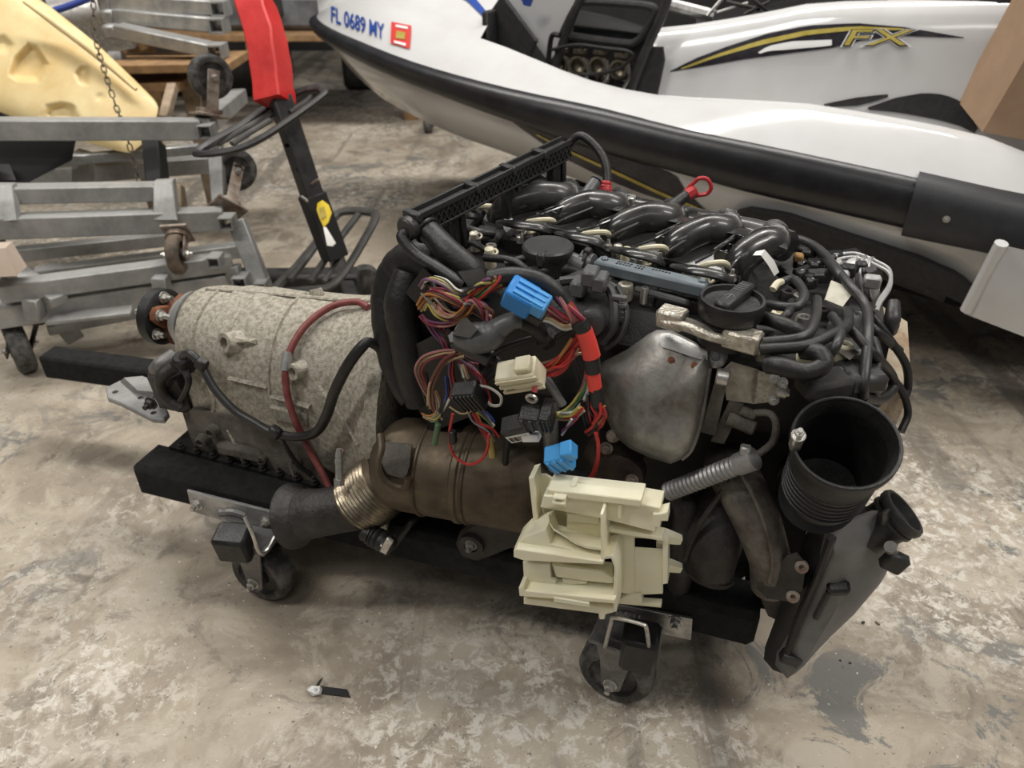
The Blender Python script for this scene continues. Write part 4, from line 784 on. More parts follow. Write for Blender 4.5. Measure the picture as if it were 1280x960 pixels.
wires([(790, 640), (850, 720), (900, 800), (930, 850)], ['grey'], .001, .0055, v=-.02)
wires([(990, 590), (1010, 650), (1030, 720)], ['black'], .001, .004, v=-.02)
# black taped pigtail stubs
for seg, r_ in ((((360, 230), (430, 215)), .011), (((880, 470), (960, 420), (1010, 400)), .004), (((540, 560), (600, 520), (800, 460), (880, 480)), .004), (((500, 580), (560, 620), (480, 690)), .008), (((700, 330), (760, 360), (800, 420)), .01), (((815, 510), (840, 470), (870, 440)), .009)):
    mb = MB(); mb.tube([K(x, y, -.035) for x, y in seg], r_, 10); H('tape_wrap', mb, 'black_rubber')
Rk = frame(U, UP)
def plug(c, size, mat, tilt, name, label, ribs=0, cavity=False, side=0., ribmat=None):
    ex = (U*math.cos(tilt)+UP*math.sin(tilt)); ez = (UP*math.cos(tilt)-U*math.sin(tilt)) + V*-.55 + U*side; R = frame(ex, ez)
    mb = MB(); mb.box(c, size, R, .0025); o = H(name, mb, mat, label)
    fy = R @ Vector((0, -1, 0)); fx = R @ Vector((1, 0, 0)); fz = R @ Vector((0, 0, 1))
    for k in range(ribs):
        t = (k+.5)/ribs-.5; mb = MB(); mb.bar(c+fx*(size[0]*t)+fy*size[1]*.5-fz*size[2]*.46, c+fx*(size[0]*t)+fy*size[1]*.5+fz*size[2]*.46, size[0]/ribs*.45, .004, fy, .0008); H('rib', mb, ribmat or mat, None, o)
    if cavity:
        mb = MB(); mb.box(c-fx*size[0]*.42, (size[0]*.6, size[1]*.62, size[2]*.62), R, .001); drill(o, mb)
    return o, R, fx, fy, fz
# blue plug, upper
c = K(690, 235, -.07); o, R, fx, fy, fz = plug(c, (.037, .03, .037), 'blue_plastic', -.42, 'plug', 'bright blue wire plug')
mb = MB(); mb.box(c+fx*.024+fz*.008, (.02, .026, .022), R, .002); H('plug_sleeve', mb, 'blue_plastic_light', None, o)
for k in range(3):
    mb = MB(); mb.bar(c+fx*(-.01)+fz*.0195+fy*(-.008+k*.008), c+fx*.03+fz*.0195+fy*(-.008+k*.008), .004, .003, fz, .0005); H('rib', mb, 'blue_plastic_light', None, o)
mb = MB(); mb.box(c+fx*.022-fz*.018, (.03, .02, .018), R, .002); H('plug_latch', mb, 'black_plastic', None, o)
# grey elbow connector
mb = MB(); mb.tube([K(345, 450, -.06), K(440, 470, -.065), K(520, 450, -.065), (K(570, 410, -.06)), K(640, 372, -.055), K(690, 370, -.05)], [.018, .021, .019, .014, .011, .010], 14, 7, ripple=(.04, .01)); el_ = H('elbow_plug', mb, 'grey_plastic', 'grey elbow shaped wire plug')
mb = MB(); mb.bar(K(310, 480, -.062), K(520, 590, -.066), .022, .014, UP, .002); H('plug_lever', mb, 'dark_plastic', None, el_)
mb = MB(); mb.hull([K(x, y, v_) for x, y in ((350, 360), (380, 350), (445, 420), (400, 470), (300, 450)) for v_ in (-.055, -.085)]); H('plug_body', mb, 'grey_plastic', None, el_)
mb = MB(); mb.hull([K(x, y, v_) for x, y in ((275, 455), (300, 430), (335, 460), (320, 495), (285, 490)) for v_ in (-.06, -.075)]); H('plug_end', mb, 'white_plastic', None, el_).data.materials[0] = mk('pale_blue_grey', (.3, .34, .37), .4)
mb = MB(); mb.tube([K(690, 375, -.045), K(760, 400, -.04), (K(830, 470, -.035)), K(870, 500, -.03)], [.012, .012, .01, .008], 12); H('conduit', mb, 'black_rubber', None)
# ivory plug
c = K(690, 680, -.075); o, R, fx, fy, fz = plug(c, (.056, .03, .036), 'ivory_plastic', .36, 'plug', 'ivory multi-pin wire plug', 0, True)
for k in (-.012, 0, .012):
    mb = MB(); mb.bar(c-fx*.028+fz*k+fy*.0155, c+fx*.03+fz*k+fy*.0155, .005, .003, fy, .0005); H('rib', mb, 'ivory_plastic', None, o)
mb = MB(); mb.box(c-fx*.016-fz*.013+fy*.014, (.012, .012, .012), R, .0005); drill(o, mb)
mb = MB(); mb.box(c+fx*.014+fz*.022, (.022, .022, .01), R, .002); H('latch', mb, 'ivory_plastic', None, o)
# ring terminal
p0, p1 = K(785, 715, -.08), K(752, 815, -.085)
mb = MB(); mb.tube([p0, (p0*.45+p1*.55)], .0045, 12); rt = H('terminal_sleeve', mb, 'red_tape', 'red sleeve with a metal ring terminal'); rt.data.materials[0] = mk('terminal_red', (.6, .12, .13), .45)
mb = MB(); mb.ring(p1, V+UP*.3, .0062, .0026, 20); mb.bar(p1*.75+p0*.25, p1*.9+p0*.1, .006, .002, V, 0); H('ring_terminal', mb, 'zinc', None, rt)
# black ribbed plug, barcode plug, twin plug
c = K(400, 800, -.065); plug(c, (.036, .024, .044), 'black_plastic', .3, 'plug', 'black ribbed wire plug', 6, ribmat='dark_plastic')
c = E(648, 534, -.07); o, R, fx, fy, fz = plug(c, (.04, .026, .03), 'dark_plastic', .45, 'plug', 'grey plug with a barcode label')
mb = MB(); mb.box(c-fz*.006+fy*.0132, (.036, .001, .018), R, 0); lab = H('barcode_label', mb, 'paper', None, o)
mb = MB(); x_ = -.015
while x_ < .015:
    w_ = random.choice((.0006, .001, .0016)); mb.bar(c+fx*x_-fz*.001+fy*.0139, c+fx*x_-fz*.012+fy*.0139, w_, .0004, fy, 0); x_ += w_+random.choice((.0008, .0014))
tag(H('barcode', mb, 'engine_black', None, o), kind='stuff')
for k in range(3):
    mb = MB(); mb.box(c-fz*.018+fx*(-.013+k*.013), (.009, .02, .008), R, .001); H('plug_foot', mb, 'white_plastic', None, o)
c = E(667, 522, -.08); plug(c, (.034, .026, .03), 'black_plastic', .08, 'plug', None, 3, ribmat='dark_plastic'); plug(E(684, 521, -.08), (.016, .03, .032), 'black_plastic', .08, 'plug', None, 3)
mb = MB(); mb.box(E(664, 545, -.075), (.024, .014, .012), frame(U+UP*.25, UP), .001); H('plug_foot', mb, 'white_plastic')
# blue plug, lower
c = E(700, 572, -.085); o, R, fx, fy, fz = plug(c, (.032, .026, .034), 'blue_plastic_light', .5, 'plug', 'small blue wire plug by the cream bracket', 3)
mb = MB(); mb.box(c+fx*.02+fz*.012, (.018, .022, .02), R, .002); H('plug_sleeve', mb, 'blue_plastic_light', None, o); mb = MB(); mb.box(c-fx*.014-fz*.012, (.014, .024, .016), R, .002); H('plug_sleeve', mb, 'blue_plastic', None, o)
# black box plug and small ends over the catalyst
mb = MB(); mb.hull([K(x, y, v_) for x, y in ((30, 210), (130, 70), (210, 130), (180, 300), (110, 290)) for v_ in (-.01, .03)]); H('plug', mb, 'black_plastic', 'large black harness plug')
mb = MB(); mb.hull([K(x, y, v_) for x, y in ((330, 90), (470, 70), (500, 130), (400, 190)) for v_ in (-.03, .02)]); H('plug', mb, 'grey_plastic')
mb = MB(); mb.box(E(566, 546, -.06), (.01, .012, .022), RE, .002); H('plug', mb, 'black_plastic')
mb = MB(); mb.cyl(E(612, 548, -.05), E(616, 572, -.06), .0055, 12, .001); H('brass_end', mb, 'cat_gold').data.materials[0] = mk('brass', (.5, .36, .12), .35, .7)
mb = MB(); mb.cyl(E(548, 530, -.05), E(543, 556, -.055), .0045, 10, .001); H('green_end', mb, 'wire_green').data.materials[0] = mk('dull_green', (.08, .14, .07), .5)
mb = MB(); mb.box(E(712, 600, -.05), (.05, .03, .024), RE, .003); H('plug', mb, 'black_plastic')
mb = MB(); mb.hull([E(x, y, v_) for x, y in ((520, 430), (560, 410), (600, 450), (590, 520), (540, 540), (515, 500)) for v_ in (.02, .06)]); H('harness_bulk', mb, 'black_rubber')
# ---------------------------------------------------------------- cream plastic fuse bracket hanging at the front
fb_ = thing('fuse_box_bracket', 'cream plastic fuse box bracket hanging from the wiring harness', 'bracket', E(745, 770, -.1))
def Q(x, y): return (620+x/4.8, 580+y/4.8)
def slab(name, px, v, t, bev=.0012, mat='cream_plastic', par=None):
    mb = MB(); mb.prism([E(*Q(*p), v) for p in px], V*t, bev); return ob(name, mb, M[mat], par or fb_)
slab('back_plate', [(195, 85), (225, 60), (300, 65), (350, 95), (350, 180), (690, 240), (700, 420), (230, 400)], -.075, .004)
slab('side_wall', [(195, 85), (230, 75), (255, 390), (228, 392)], -.105, .03)
slab('top_bar', [(265, 262), (285, 188), (310, 152), (870, 217), (872, 242), (985, 262), (985, 300), (960, 375), (960, 412), (640, 330), (420, 290)], -.115, .035)
slab('top_ledge', [(310, 152), (870, 217), (872, 242), (860, 258), (300, 190)], -.125, .02)
slab('top_lip', [(285, 190), (420, 205), (420, 262), (275, 262)], -.128, .02)
slab('clip', [(340, 200), (415, 208), (412, 222), (338, 214)], -.134, .01); slab('clip', [(335, 230), (412, 238), (410, 252), (333, 246)], -.134, .01)
slab('clip', [(445, 130), (475, 130), (478, 165), (430, 165)], -.115, .02)
slab('post', [(730, 240), (755, 246), (755, 330), (730, 325)], -.122, .02)
slab('hook', [(940, 300), (985, 300), (1030, 288), (1030, 345), (990, 345), (985, 385), (955, 380)], -.118, .02)
# right-hand panel with a slot: four pieces round the opening
slab('panel', [(640, 395), (830, 432), (830, 790), (720, 770), (700, 560)], -.095, .005)
slab('panel', [(830, 432), (1005, 462), (1005, 492), (955, 455), (830, 445)], -.095, .005)
slab('panel', [(830, 508), (1005, 520), (1000, 782), (830, 790)], -.095, .005)
slab('panel_edge', [(1000, 440), (1030, 470), (1030, 720), (1000, 725)], -.105, .02)
slab('slot_block', [(960, 460), (1020, 470), (1020, 512), (960, 506)], -.085, .01)
slab('rib', [(640, 380), (1000, 440), (1000, 465), (640, 405)], -.11, .02)
for yy in (430, 600):
    mb = MB(); p = E(*Q(1010, yy), -.09); q_ = E(*Q(1112, yy+25), -.085); mb.lathe(p, q_-p, [(0, .0105), ((q_-p).length*.85, .0075), ((q_-p).length, .0065)], 4); ob('peg', mb, M['cream_plastic'], fb_)
slab('foot', [(815, 790), (870, 785), (880, 835), (990, 842), (990, 865), (720, 840), (720, 820)], -.1, .012)
# curved cradle, upper left
mb = MB(); arc = [(318, 300), (320, 345), (345, 385), (420, 430), (470, 465), (540, 492), (630, 505)]
mb.loft([[E(*Q(x, y), v_) for x, y in arc] for v_ in (-.08, -.115, -.14)], False, False)
mb.loft([[E(*Q(x, y+14), v_) for x, y in arc] for v_ in (-.14, -.115, -.08)], False, False)
mb.loft([[E(*Q(x, y), -.14) for x, y in arc], [E(*Q(x, y+14), -.14) for x, y in arc]], False, False); ob('cradle', mb, M['cream_plastic'], fb_)
slab('cradle_panel', [(420, 285), (630, 300), (632, 395), (620, 500), (425, 430)], -.1, .02)
slab('cradle_face', [(425, 295), (620, 305), (615, 360), (425, 350)], -.108, .01)
slab('cradle_wall', [(625, 300), (640, 305), (645, 600), (628, 580)], -.145, .05)
# lower left box
slab('shelf', [(115, 490), (165, 440), (300, 390), (330, 480), (560, 540), (640, 560), (640, 600), (105, 520)], -.135, .04)
slab('ledge', [(105, 520), (120, 510), (640, 585), (640, 605), (330, 590), (160, 580), (105, 560)], -.148, .03)
slab('front_panel', [(160, 590), (320, 600), (330, 690), (360, 700), (360, 740), (400, 770), (710, 800), (715, 860), (172, 790)], -.13, .006)
slab('front_panel', [(335, 605), (640, 650), (705, 690), (700, 720), (545, 705), (360, 680)], -.13, .006)
slab('inner_panel', [(320, 570), (700, 600), (700, 820), (330, 760)], -.112, .005)
slab('tongue', [(395, 690), (545, 705), (545, 722), (400, 730)], -.128, .012)
slab('side_rim', [(640, 560), (700, 545), (728, 600), (722, 890), (700, 885), (708, 620), (690, 570), (650, 575)], -.14, .045)
slab('bottom_ledge', [(135, 745), (165, 730), (175, 760), (715, 815), (715, 840), (140, 795)], -.148, .03)
slab('bottom_lip', [(165, 808), (710, 870), (710, 892), (655, 905), (650, 935), (620, 935), (615, 900), (165, 842)], -.14, .02)
slab('recess', [(345, 800), (560, 835), (560, 862), (345, 830)], -.1495, .004)
# ---------------------------------------------------------------- personal watercraft behind the engine
AL = math.radians(28); JS = Vector((math.cos(AL), -math.sin(AL), 0)); JP = Vector((-math.sin(AL), -math.cos(AL), 0)); JB = Vector((-.76, 3.30, 0))
def hb(s): return .58*math.sin(math.pi/2*min(max(s, 0)/1.5, 1))**.7
def JW(s, y, z): return JB+JS*s+JP*y+UP*z
def ip(tab, s):
    if s <= tab[0][0]: return tab[0][1]
    for (a, x), (b, y) in zip(tab, tab[1:]):
        if s <= b: t = (s-a)/(b-a); return x+(y-x)*t
    return tab[-1][1]
def PJ(px, py, off):
    r = ray(px, py)
    f = lambda s: (lambda p: p.x*r.y-p.y*r.x)(JW(s, max(hb(s)-off, 0), 0))
    N = 240
    for i in range(N):
        a, b = 3.6*(1-i/N), 3.6*(1-(i+1)/N)
        if f(a)*f(b) <= 0:
            for _ in range(30):
                m = (a+b)/2
                if f(a)*f(m) <= 0: b = m
                else: a = m
            p = JW(a, max(hb(a)-off, 0), 0); t = p.xy.length/r.xy.length; return CAM+r*t
    return D(px, py, 2.5)
GT = [(0, .742), (.46, .72), (.77, .696), (1.1, .676), (1.41, .658), (1.68, .628), (1.89, .614), (2.15, .593), (2.46, .566), (3.2, .53)]
GBt = [(0, .70), (.5, .655), (.9, .62), (1.16, .59), (1.42, .552), (1.68, .522), (1.87, .5), (2.25, .472), (2.5, .46), (3.2, .43)]
C1 = [(0, .78), (.15, .83), (.44, .835), (.71, .79), (1.02, .75), (1.25, .713), (1.41, .691), (1.57, .682), (1.77, .694), (1.93, .703), (2.1, .695), (2.26, .683), (2.34, .674), (2.44, .645), (2.8, .6), (3.2, .58)]
WT = [(1.0, .80), (1.3, .80), (1.48, .81), (1.63, .84), (1.76, .87), (1.88, .90), (2.3, .93), (3.2, .93)]
CH = [(0, .67), (.1, .62), (.25, .56), (.46, .515), (.82, .475), (1.1, .455), (1.33, .42), (1.8, .35), (2.43, .275), (3.2, .25)]
jet = thing('jet_ski', 'white jet ski with black rubber bumper on a black stand', 'jet ski', JW(1.6, 0, 0))
def J(name, mb, mat, label=None, parent=None, ang=38): return ob(name, mb, M[mat], parent or jet, label, ang=ang)
SS = [0, .02, .05, .1, .16, .24, .34]+[.45+.1*i for i in range(28)]
def ss01(x, a, b): t = min(1, max(0, (x-a)/(b-a))); return t*t*(3-2*t)
def half(s):
    h = hb(s); k = ss01(s, 1.0, 1.42); c = ip(C1, s); f = lambda o: max(h-o, h*.04 if o < .5 else 0)
    L = [(max(h, .001), ip(GT, s)), (f(.03), ip(GT, s)*.7+c*.3), (f(.09), c-.012), (f(.12), c), (f(.14), c+.012*(1-k)-.004*k), (f(.165), c+.03*(1-k)-.05*k), (f(.18), c+.04*(1-k)-.17*k),
         (f(.30), c+.09*(1-k)-.17*k), (f(.325), c+.1*(1-k)-.12*k), (f(.345), (c+.11)*(1-k)+k*(ip(WT, s)-.10)), (f(.365), (c+.12)*(1-k)+k*(ip(WT, s)-.035)), (f(.385), (c+.13)*(1-k)+k*(ip(WT, s)-.005)), (f(.41), (c+.14)*(1-k)+k*ip(WT, s))]
    return L
rows = [half(s) for s in SS]; n = len(rows[0]); mb = MB(); vs = []; fs = []
for s, L in zip(SS, rows): vs += [JW(s, y, z) for y, z in L]+[JW(s, -y, z) for y, z in L]
m2 = 2*n
for i in range(len(SS)-1):
    for side in (0, n):
        for j in range(n-1):
            if j >= 4 and .9 < SS[i] < 1.4: continue
            fs.append((i*m2+side+j, i*m2+side+j+1, (i+1)*m2+side+j+1, (i+1)*m2+side+j))
    if SS[i] < .9 or SS[i] > 1.95: fs.append((i*m2+n-1, i*m2+2*n-1, (i+1)*m2+2*n-1, (i+1)*m2+n-1))
mb.add(vs, fs); deck = J('deck', mb, 'gelcoat', 'glossy white upper deck', ang=50)
bv_deck = BVHTree.FromPolygons(vs, fs)
vs = []; fs = []
for s in SS:
    h = max(hb(s), .001); k = ss01(s, 0, .7); zc = ip(CH, s); zk = zc-.10*k
    L = [(h, ip(GBt, s)+.02), (h-.0*k, ip(GBt, s)), (max(h-.04, h*.6), (ip(GBt, s)*.55+zc*.45)), (max(h-.10, h*.3), zc), (max(h-.16, h*.15), zc-.02*k), (0, zk)]
    L = L+[(-y, z) for y, z in L[-2::-1]]; vs += [JW(s, y, z) for y, z in L]
q_ = 11
for i in range(len(SS)-1):
    for j in range(q_-1): fs.append((i*q_+j, i*q_+j+1, (i+1)*q_+j+1, (i+1)*q_+j))
fs.append(tuple((len(SS)-1)*q_+j for j in range(q_)))
mb = MB(); mb.add(vs, fs); hull = J('hull', mb, 'gelcoat', 'white lower hull', ang=50); bv_hull = BVHTree.FromPolygons(vs, fs)
# bumper running round the bow
def gun_path(s0, s1, both=True):
    g = [s for s in SS if s0 <= s <= s1]; pts = [(s, 1) for s in reversed(g)]+([(s, -1) for s in g if s > 0] if both else [])
    return pts
def bumper(pts, prof, sc=1.):
    rings = []; P_ = [JW(s, sd*hb(s), 0) for s, sd in pts]
    for i, (s, sd) in enumerate(pts):
        t = (P_[min(i+1, len(P_)-1)]-P_[max(i-1, 0)]).normalized(); nn = Vector((-t.y, t.x, 0))
        if nn.dot(P_[i]-JW(1.2, 0, 0)) < 0: nn = -nn
        zt, zb = ip(GT, s), ip(GBt, s); rings.append([P_[i]+nn*o+UP*(zb+(zt-zb)*f) for o, f in prof])
    return rings
mb = MB(); mb.loft(bumper(gun_path(0, 3.2), [(-.02, 1.04), (.006, 1.03), (.022, .9), (.03, .68), (.031, .4), (.024, .15), (.008, -.02), (-.02, -.03)])); J('bumper', mb, 'bumper_black', 'thick black rubber bumper along the gunwale', ang=60)
for sd in (1,):
    mb = MB(); pp = [(s, 1) for s in (3.2, 2.9, 2.6, 2.4, 2.3, 2.235)]
    mb.loft(bumper(pp, [(-.01, 1.16), (.02, 1.12), (.04, .98), (.047, .7), (.047, .25), (.034, -.05), (.01, -.18), (-.01, -.18)])); bec = J('bumper_end', mb, 'bumper_black', 'matte black bumper end cover', ang=50); bec.data.materials[0] = mk('bumper_matte', (.022, .023, .027), .5, 0, (.03, .031, .035), 30, .1, 200)
mb = MB(); mb.hexbolt(PJ(1183, 274, -.05), JP, .006, .004); J('screw', mb, 'zinc', None, bec)
# things stuck on the skin: cast pixel rays onto the real surface and lift slightly
def skin(bv, px, py, lift=.003):
    r = ray(px, py).normalized(); hit = bv.ray_cast(CAM, r)
    if hit[0] is None: return None
    nn = hit[1] if hit[1].dot(r) < 0 else -hit[1]
    return hit[0]+nn*lift
def strip(name, bv, top, bot, mat, lift=.003, k=14, thick=None, label=None, parent=None):
    def rs(pl):
        L = [0]
        for a, b in zip(pl, pl[1:]): L.append(L[-1]+math.dist(a, b))
        out = []
        for i in range(k+1):
            t = L[-1]*i/k; j = max(0, min(len(pl)-2, next((q for q in range(len(L)-1) if L[q+1] >= t), len(pl)-2))); w_ = (t-L[j])/max(1e-6, L[j+1]-L[j])
            out.append((pl[j][0]+(pl[j+1][0]-pl[j][0])*w_, pl[j][1]+(pl[j+1][1]-pl[j][1])*w_))
        return out
    a, b = rs(top), rs(bot); R = 5; vs = []; fs = []
    for q in range(R+1):
        for (x0, y0), (x1, y1) in zip(a, b):
            p = skin(bv, x0+(x1-x0)*q/R, y0+(y1-y0)*q/R, lift); vs.append(p)
    w_ = k+1
    for q in range(R):
        for i in range(k):
            f = (q*w_+i, q*w_+i+1, (q+1)*w_+i+1, (q+1)*w_+i)
            if all(vs[j] is not None for j in f): fs.append(f)
    used = sorted({j for f in fs for j in f}); mp = {j: i for i, j in enumerate(used)}; mb = MB()
    if not used: return None
    V0 = [vs[j] for j in used]; F0 = [tuple(mp[j] for j in f) for f in fs]
    if thick:
        V1 = [p-JP*thick for p in V0]; nV = len(V0); F0 = F0+[tuple(nV+i for i in reversed(f)) for f in F0]
        ed = {}
        for f in fs:
            for x, y in zip(f, f[1:]+f[:1]): ed[(mp[x], mp[y])] = 1
        for (x, y) in list(ed):
            if (y, x) not in ed: F0.append((x, y, nV+y, nV+x))
        V0 = V0+V1
    mb.add(V0, F0); return J(name, mb, mat, label, parent, ang=60)
sp_ = strip('sponson', bv_hull, [(914, 268), (920, 258), (935, 251), (985, 258), (1060, 283), (1150, 312), (1205, 336), (1222, 352)], [(915, 270), (922, 277), (950, 286), (985, 297), (1060, 330), (1150, 364), (1195, 382), (1210, 386)], 'foam_black', .03, 20, .03, 'black sponson fin on the hull side')
for x, y in ((937, 268), (985, 283), (1037, 303), (1105, 331), (1165, 351)):
    p = skin(bv_hull, x, y, .031)
    if p: mb = MB(); mb.hexbolt(p, JP, .007, .005); J('bolt', mb, 'dark_iron', None, sp_ or hull)
strip('hull_graphic', bv_hull, [(642, 152), (700, 173), (760, 192), (820, 209), (846, 218), (853, 232), (868, 248), (888, 268)], [(643, 153), (700, 194), (760, 224), (800, 240), (830, 250), (850, 257), (870, 264), (889, 270)], 'decal_black', .003, 18, None, 'dark swoosh decal on the hull')
strip('gold_stripe', bv_hull, [(672, 166), (720, 190), (770, 212), (830, 240), (870, 256), (884, 262)], [(672, 168), (720, 193), (770, 216), (830, 244), (870, 259), (884, 264)], 'decal_gold', .005, 14)
strip('side_graphic', bv_deck, [(838, 89), (870, 73), (910, 58), (960, 42), (1010, 32), (1070, 29), (1130, 34), (1205, 47)], [(838, 90), (880, 83), (930, 74), (990, 66), (1046, 59), (1080, 50), (1130, 45), (1205, 48)], 'decal_black', .003, 20, None, 'black and gold swoosh decal')
strip('gold_stripe', bv_deck, [(852, 85), (900, 67), (950, 51), (1010, 38), (1070, 33), (1130, 36)], [(852, 87), (900, 71), (950, 57), (1010, 44), (1070, 38), (1130, 38)], 'decal_gold', .005, 16)
strip('white_inset', bv_deck, [(948, 66), (960, 58), (990, 52), (1040, 50)], [(950, 67), (962, 64), (995, 61), (1040, 57)], 'decal_white', .005, 10)
def fx(ins):
    return lambda x, y: skin(bv_deck, 1050+x*(88/1.25)+y*16, 57-y*(20/.72), ins) or Vector((0, 0, 0))
for nm, mt, bo, li in (('emblem_outline', 'decal_white', .055, .005), ('emblem_black_outline', 'decal_black', .03, .0065), ('emblem', 'decal_gold', .0, .008)):  # gold lettering with a printed black outline inside a white one
    txt('FX', None, None, None, 1, mt, nm, jet, 'gold FX emblem' if nm == 'emblem' else None, proj=fx(li), bold=bo)
def reg(x, y): return skin(bv_deck, 414+x*13.6, 27+x*4.6-y*27, .004) or Vector((0, 0, 0))
txt('FL 0689 MY', None, None, None, 1, 'decal_blue', 'registration_number', jet, 'blue registration number', proj=reg, bold=.02)
st_ = strip('sticker', bv_deck, [(490, 28), (515, 33)], [(489, 55), (513, 62)], 'decal_red', .004, 6, None, 'red registration sticker')
strip('sticker_emblem', bv_deck, [(497, 40), (508, 42)], [(496, 49), (507, 51)], 'decal_gold', .006, 4); strip('sticker_print', bv_deck, [(496, 32), (511, 35)], [(496, 35), (511, 38)], 'decal_white', .006, 4); strip('sticker_print', bv_deck, [(494, 52), (509, 56)], [(494, 55), (508, 59)], 'decal_white', .006, 4)
# open engine bay: black tub, tilted hatch frame, throttle bodies
mb = MB(); mb.hull([JW(s, y, z) for s in (.95, 1.95) for y in (-.3 if s < 1.5 else -.16, .3 if s < 1.5 else .16) for z in (.5, .6)]); J('engine_bay', mb, 'engine_black')
mb = MB(); mb.box(JW(.94, 0, .72), (.02, .66, .24), frame(JS, UP), .004); J('bulkhead', mb, 'foam_black')
mb = MB(); mb.hull([PJ(x, y, o_) for x, y in ((690, 92), (700, 60), (790, 58), (822, 60), (834, 70), (824, 121), (800, 124), (760, 113)) for o_ in (.36, .42)]); J('bay_panel', mb, 'foam_black')
mb = MB(); mb.tube([PJ(x, y, .30) for x, y in ((728, -6), (716, 20), (704, 52), (692, 88), (690, 100))], .012, 8); mb.tube([PJ(x, y, .30) for x, y in ((835, -6), (825, 22), (810, 55), (795, 90), (786, 118))], .013, 8); 
hf = None
for seg in ([(728, -6), (716, 20), (704, 52), (692, 88), (688, 98)], [(836, -6), (826, 22), (811, 55), (797, 90), (788, 116)]):
    mb = MB(); mb.tube([PJ(x, y, .29) for x, y in seg], .014, 8, 5); o = J('hatch_rail', mb, 'powder_black')
mb = MB(); mb.prism([PJ(x, y, .31) for x, y in ((812, 58), (830, 58), (832, 75), (822, 122), (792, 118), (800, 90))], JP*.012, .002); J('hatch_side', mb, 'foam_black', 'black hatch side panel')
rim = [(722, 6), (732, 2), (775, 4), (812, 8), (818, 16), (806, 40), (795, 52), (780, 54), (720, 46), (706, 42), (706, 36)]
mb = MB(); mb.tube([PJ(x, y, .30) for x, y in rim], .016, 10, 4, True, flat=.7); J('hatch_window_rim', mb, 'foam_black', 'black hatch frame with a window')
mb = MB(); mb.prism([PJ(x, y, .32) for x, y in ((704, 46), (796, 56), (808, 40), (816, 40), (806, 66), (698, 58))], JP*.01, .002); J('hatch_lower', mb, 'foam_black')
for x, y in ((699, 80), (722, 82), (747, 83), (773, 87)):
    p = PJ(x, y, .31); d_ = (CAM-p).normalized(); d_ = (d_+UP*-.1+JS*-.3).normalized()
    mb = MB(); mb.lathe(p-d_*.05, d_, [(0, .02), (.03, .022), (.045, .027), (.055, .029), (.056, .022), (.03, .019), (.02, .0)], 24); tb_ = J('throttle_body', mb, 'bronze_alu', 'bronze coloured throttle body')
    mb = MB(); mb.box(p+UP*.04-d_*.02, (.04, .03, .02), frame(JS, UP), .004); J('float_cover', mb, 'bronze_alu', None, tb_)
    mb = MB(); mb.hexbolt(p+UP*.052-d_*.01+JS*.01, UP, .006, .006); J('bolt', mb, 'zinc', None, tb_)
    mb = MB(); mb.tube([p+JS*.03+UP*.02, p+JS*.035-UP*.02, p+JS*.02-UP*.05], .005, 8); J('throttle_link', mb, 'zinc', None, tb_)
for i in range(16):
    x, y = random.uniform(690, 785), random.uniform(88, 112); y = max(y, 84+(x-690)*.22)
    mb = MB(); mb.box(PJ(x, y, .33), (random.uniform(.01, .03), .015, random.uniform(.008, .02)), frame(JS+UP*random.uniform(-.5, .5), UP), .002); J('bay_fitting', mb, random.choice(['bronze_alu', 'dark_iron', 'zinc', 'black_plastic', 'black_plastic']))
mb = MB(); mb.tube([PJ(x, y, .27) for x, y in ((690, 62), (720, 56), (755, 60), (785, 64), (790, 72), (772, 86), (740, 93), (725, 92))], .005, 8); J('bay_hose', mb, 'black_rubber'); mb = MB(); mb.tube([PJ(x, y, .28) for x, y in ((684, 95), (686, 70), (690, 45), (700, 44))], .008, 8); J('bay_hose', mb, 'black_rubber')
mb = MB(); mb.prism([PJ(x, y, .26) for x, y in ((596, 42), (628, -4), (634, -4), (674, 50), (660, 82), (610, 58))], JP*.02, .004); J('storage_lid', mb, 'foam_black', 'black foam lined storage lid')
mb = MB(); mb.prism([PJ(x, y, .22) for x, y in ((551, 17), (557, 13), (597, 53), (556, 29))], JP*.012, .002); J('vent', mb, 'foam_black')
mb = MB(); mb.prism([PJ(x, y, .33) for x, y in ((632, -6), (728, -6), (712, 36), (694, 88), (672, 56))], JP*.01, .002); J('bay_side', mb, 'gelcoat')
strip('blue_graphic', bv_deck, [(580, -4), (592, -4), (612, 20)], [(576, -2), (584, 2), (606, 24)], 'decal_blue', .004, 6)
mb = MB(); mb.prism([PJ(x, y, .25) for x, y in ((652, -4), (668, -4), (664, 8), (656, 6))], JP*.01, .001); J('blue_tab', mb, 'decal_blue')
# footwell mats, seat
strip('foot_mat', bv_deck, [(1030, 130), (1045, 127), (1070, 122), (1095, 119), (1110, 118)], [(1032, 133), (1050, 133), (1072, 132), (1095, 126), (1110, 121)], 'foam_black', .006, 12, .004, 'black ribbed foot mat'); strip('foot_mat', bv_deck, [(1085, 134), (1120, 122), (1155, 116), (1180, 118), (1205, 128), (1222, 160)], [(1086, 137), (1120, 140), (1150, 145), (1175, 150), (1200, 157), (1218, 166)], 'foam_black', .006, 14, .004)
mb = MB(); rings = []
for s in (1.95, 2.0, 2.1, 2.3, 2.6, 2.9, 3.1):
    k = ss01(s, 1.92, 2.2); rings.append([JW(s, y*(.6+.4*k), ip(WT, s)+z*k-.02) for y, z in ((.19, -.03), (.2, .0), (.185, .05), (.13, .11), (.0, .13), (-.13, .11), (-.185, .05), (-.2, 0), (-.19, -.03))])
mb.loft(rings); J('seat', mb, 'black_rubber', 'black vinyl seat', ang=60)
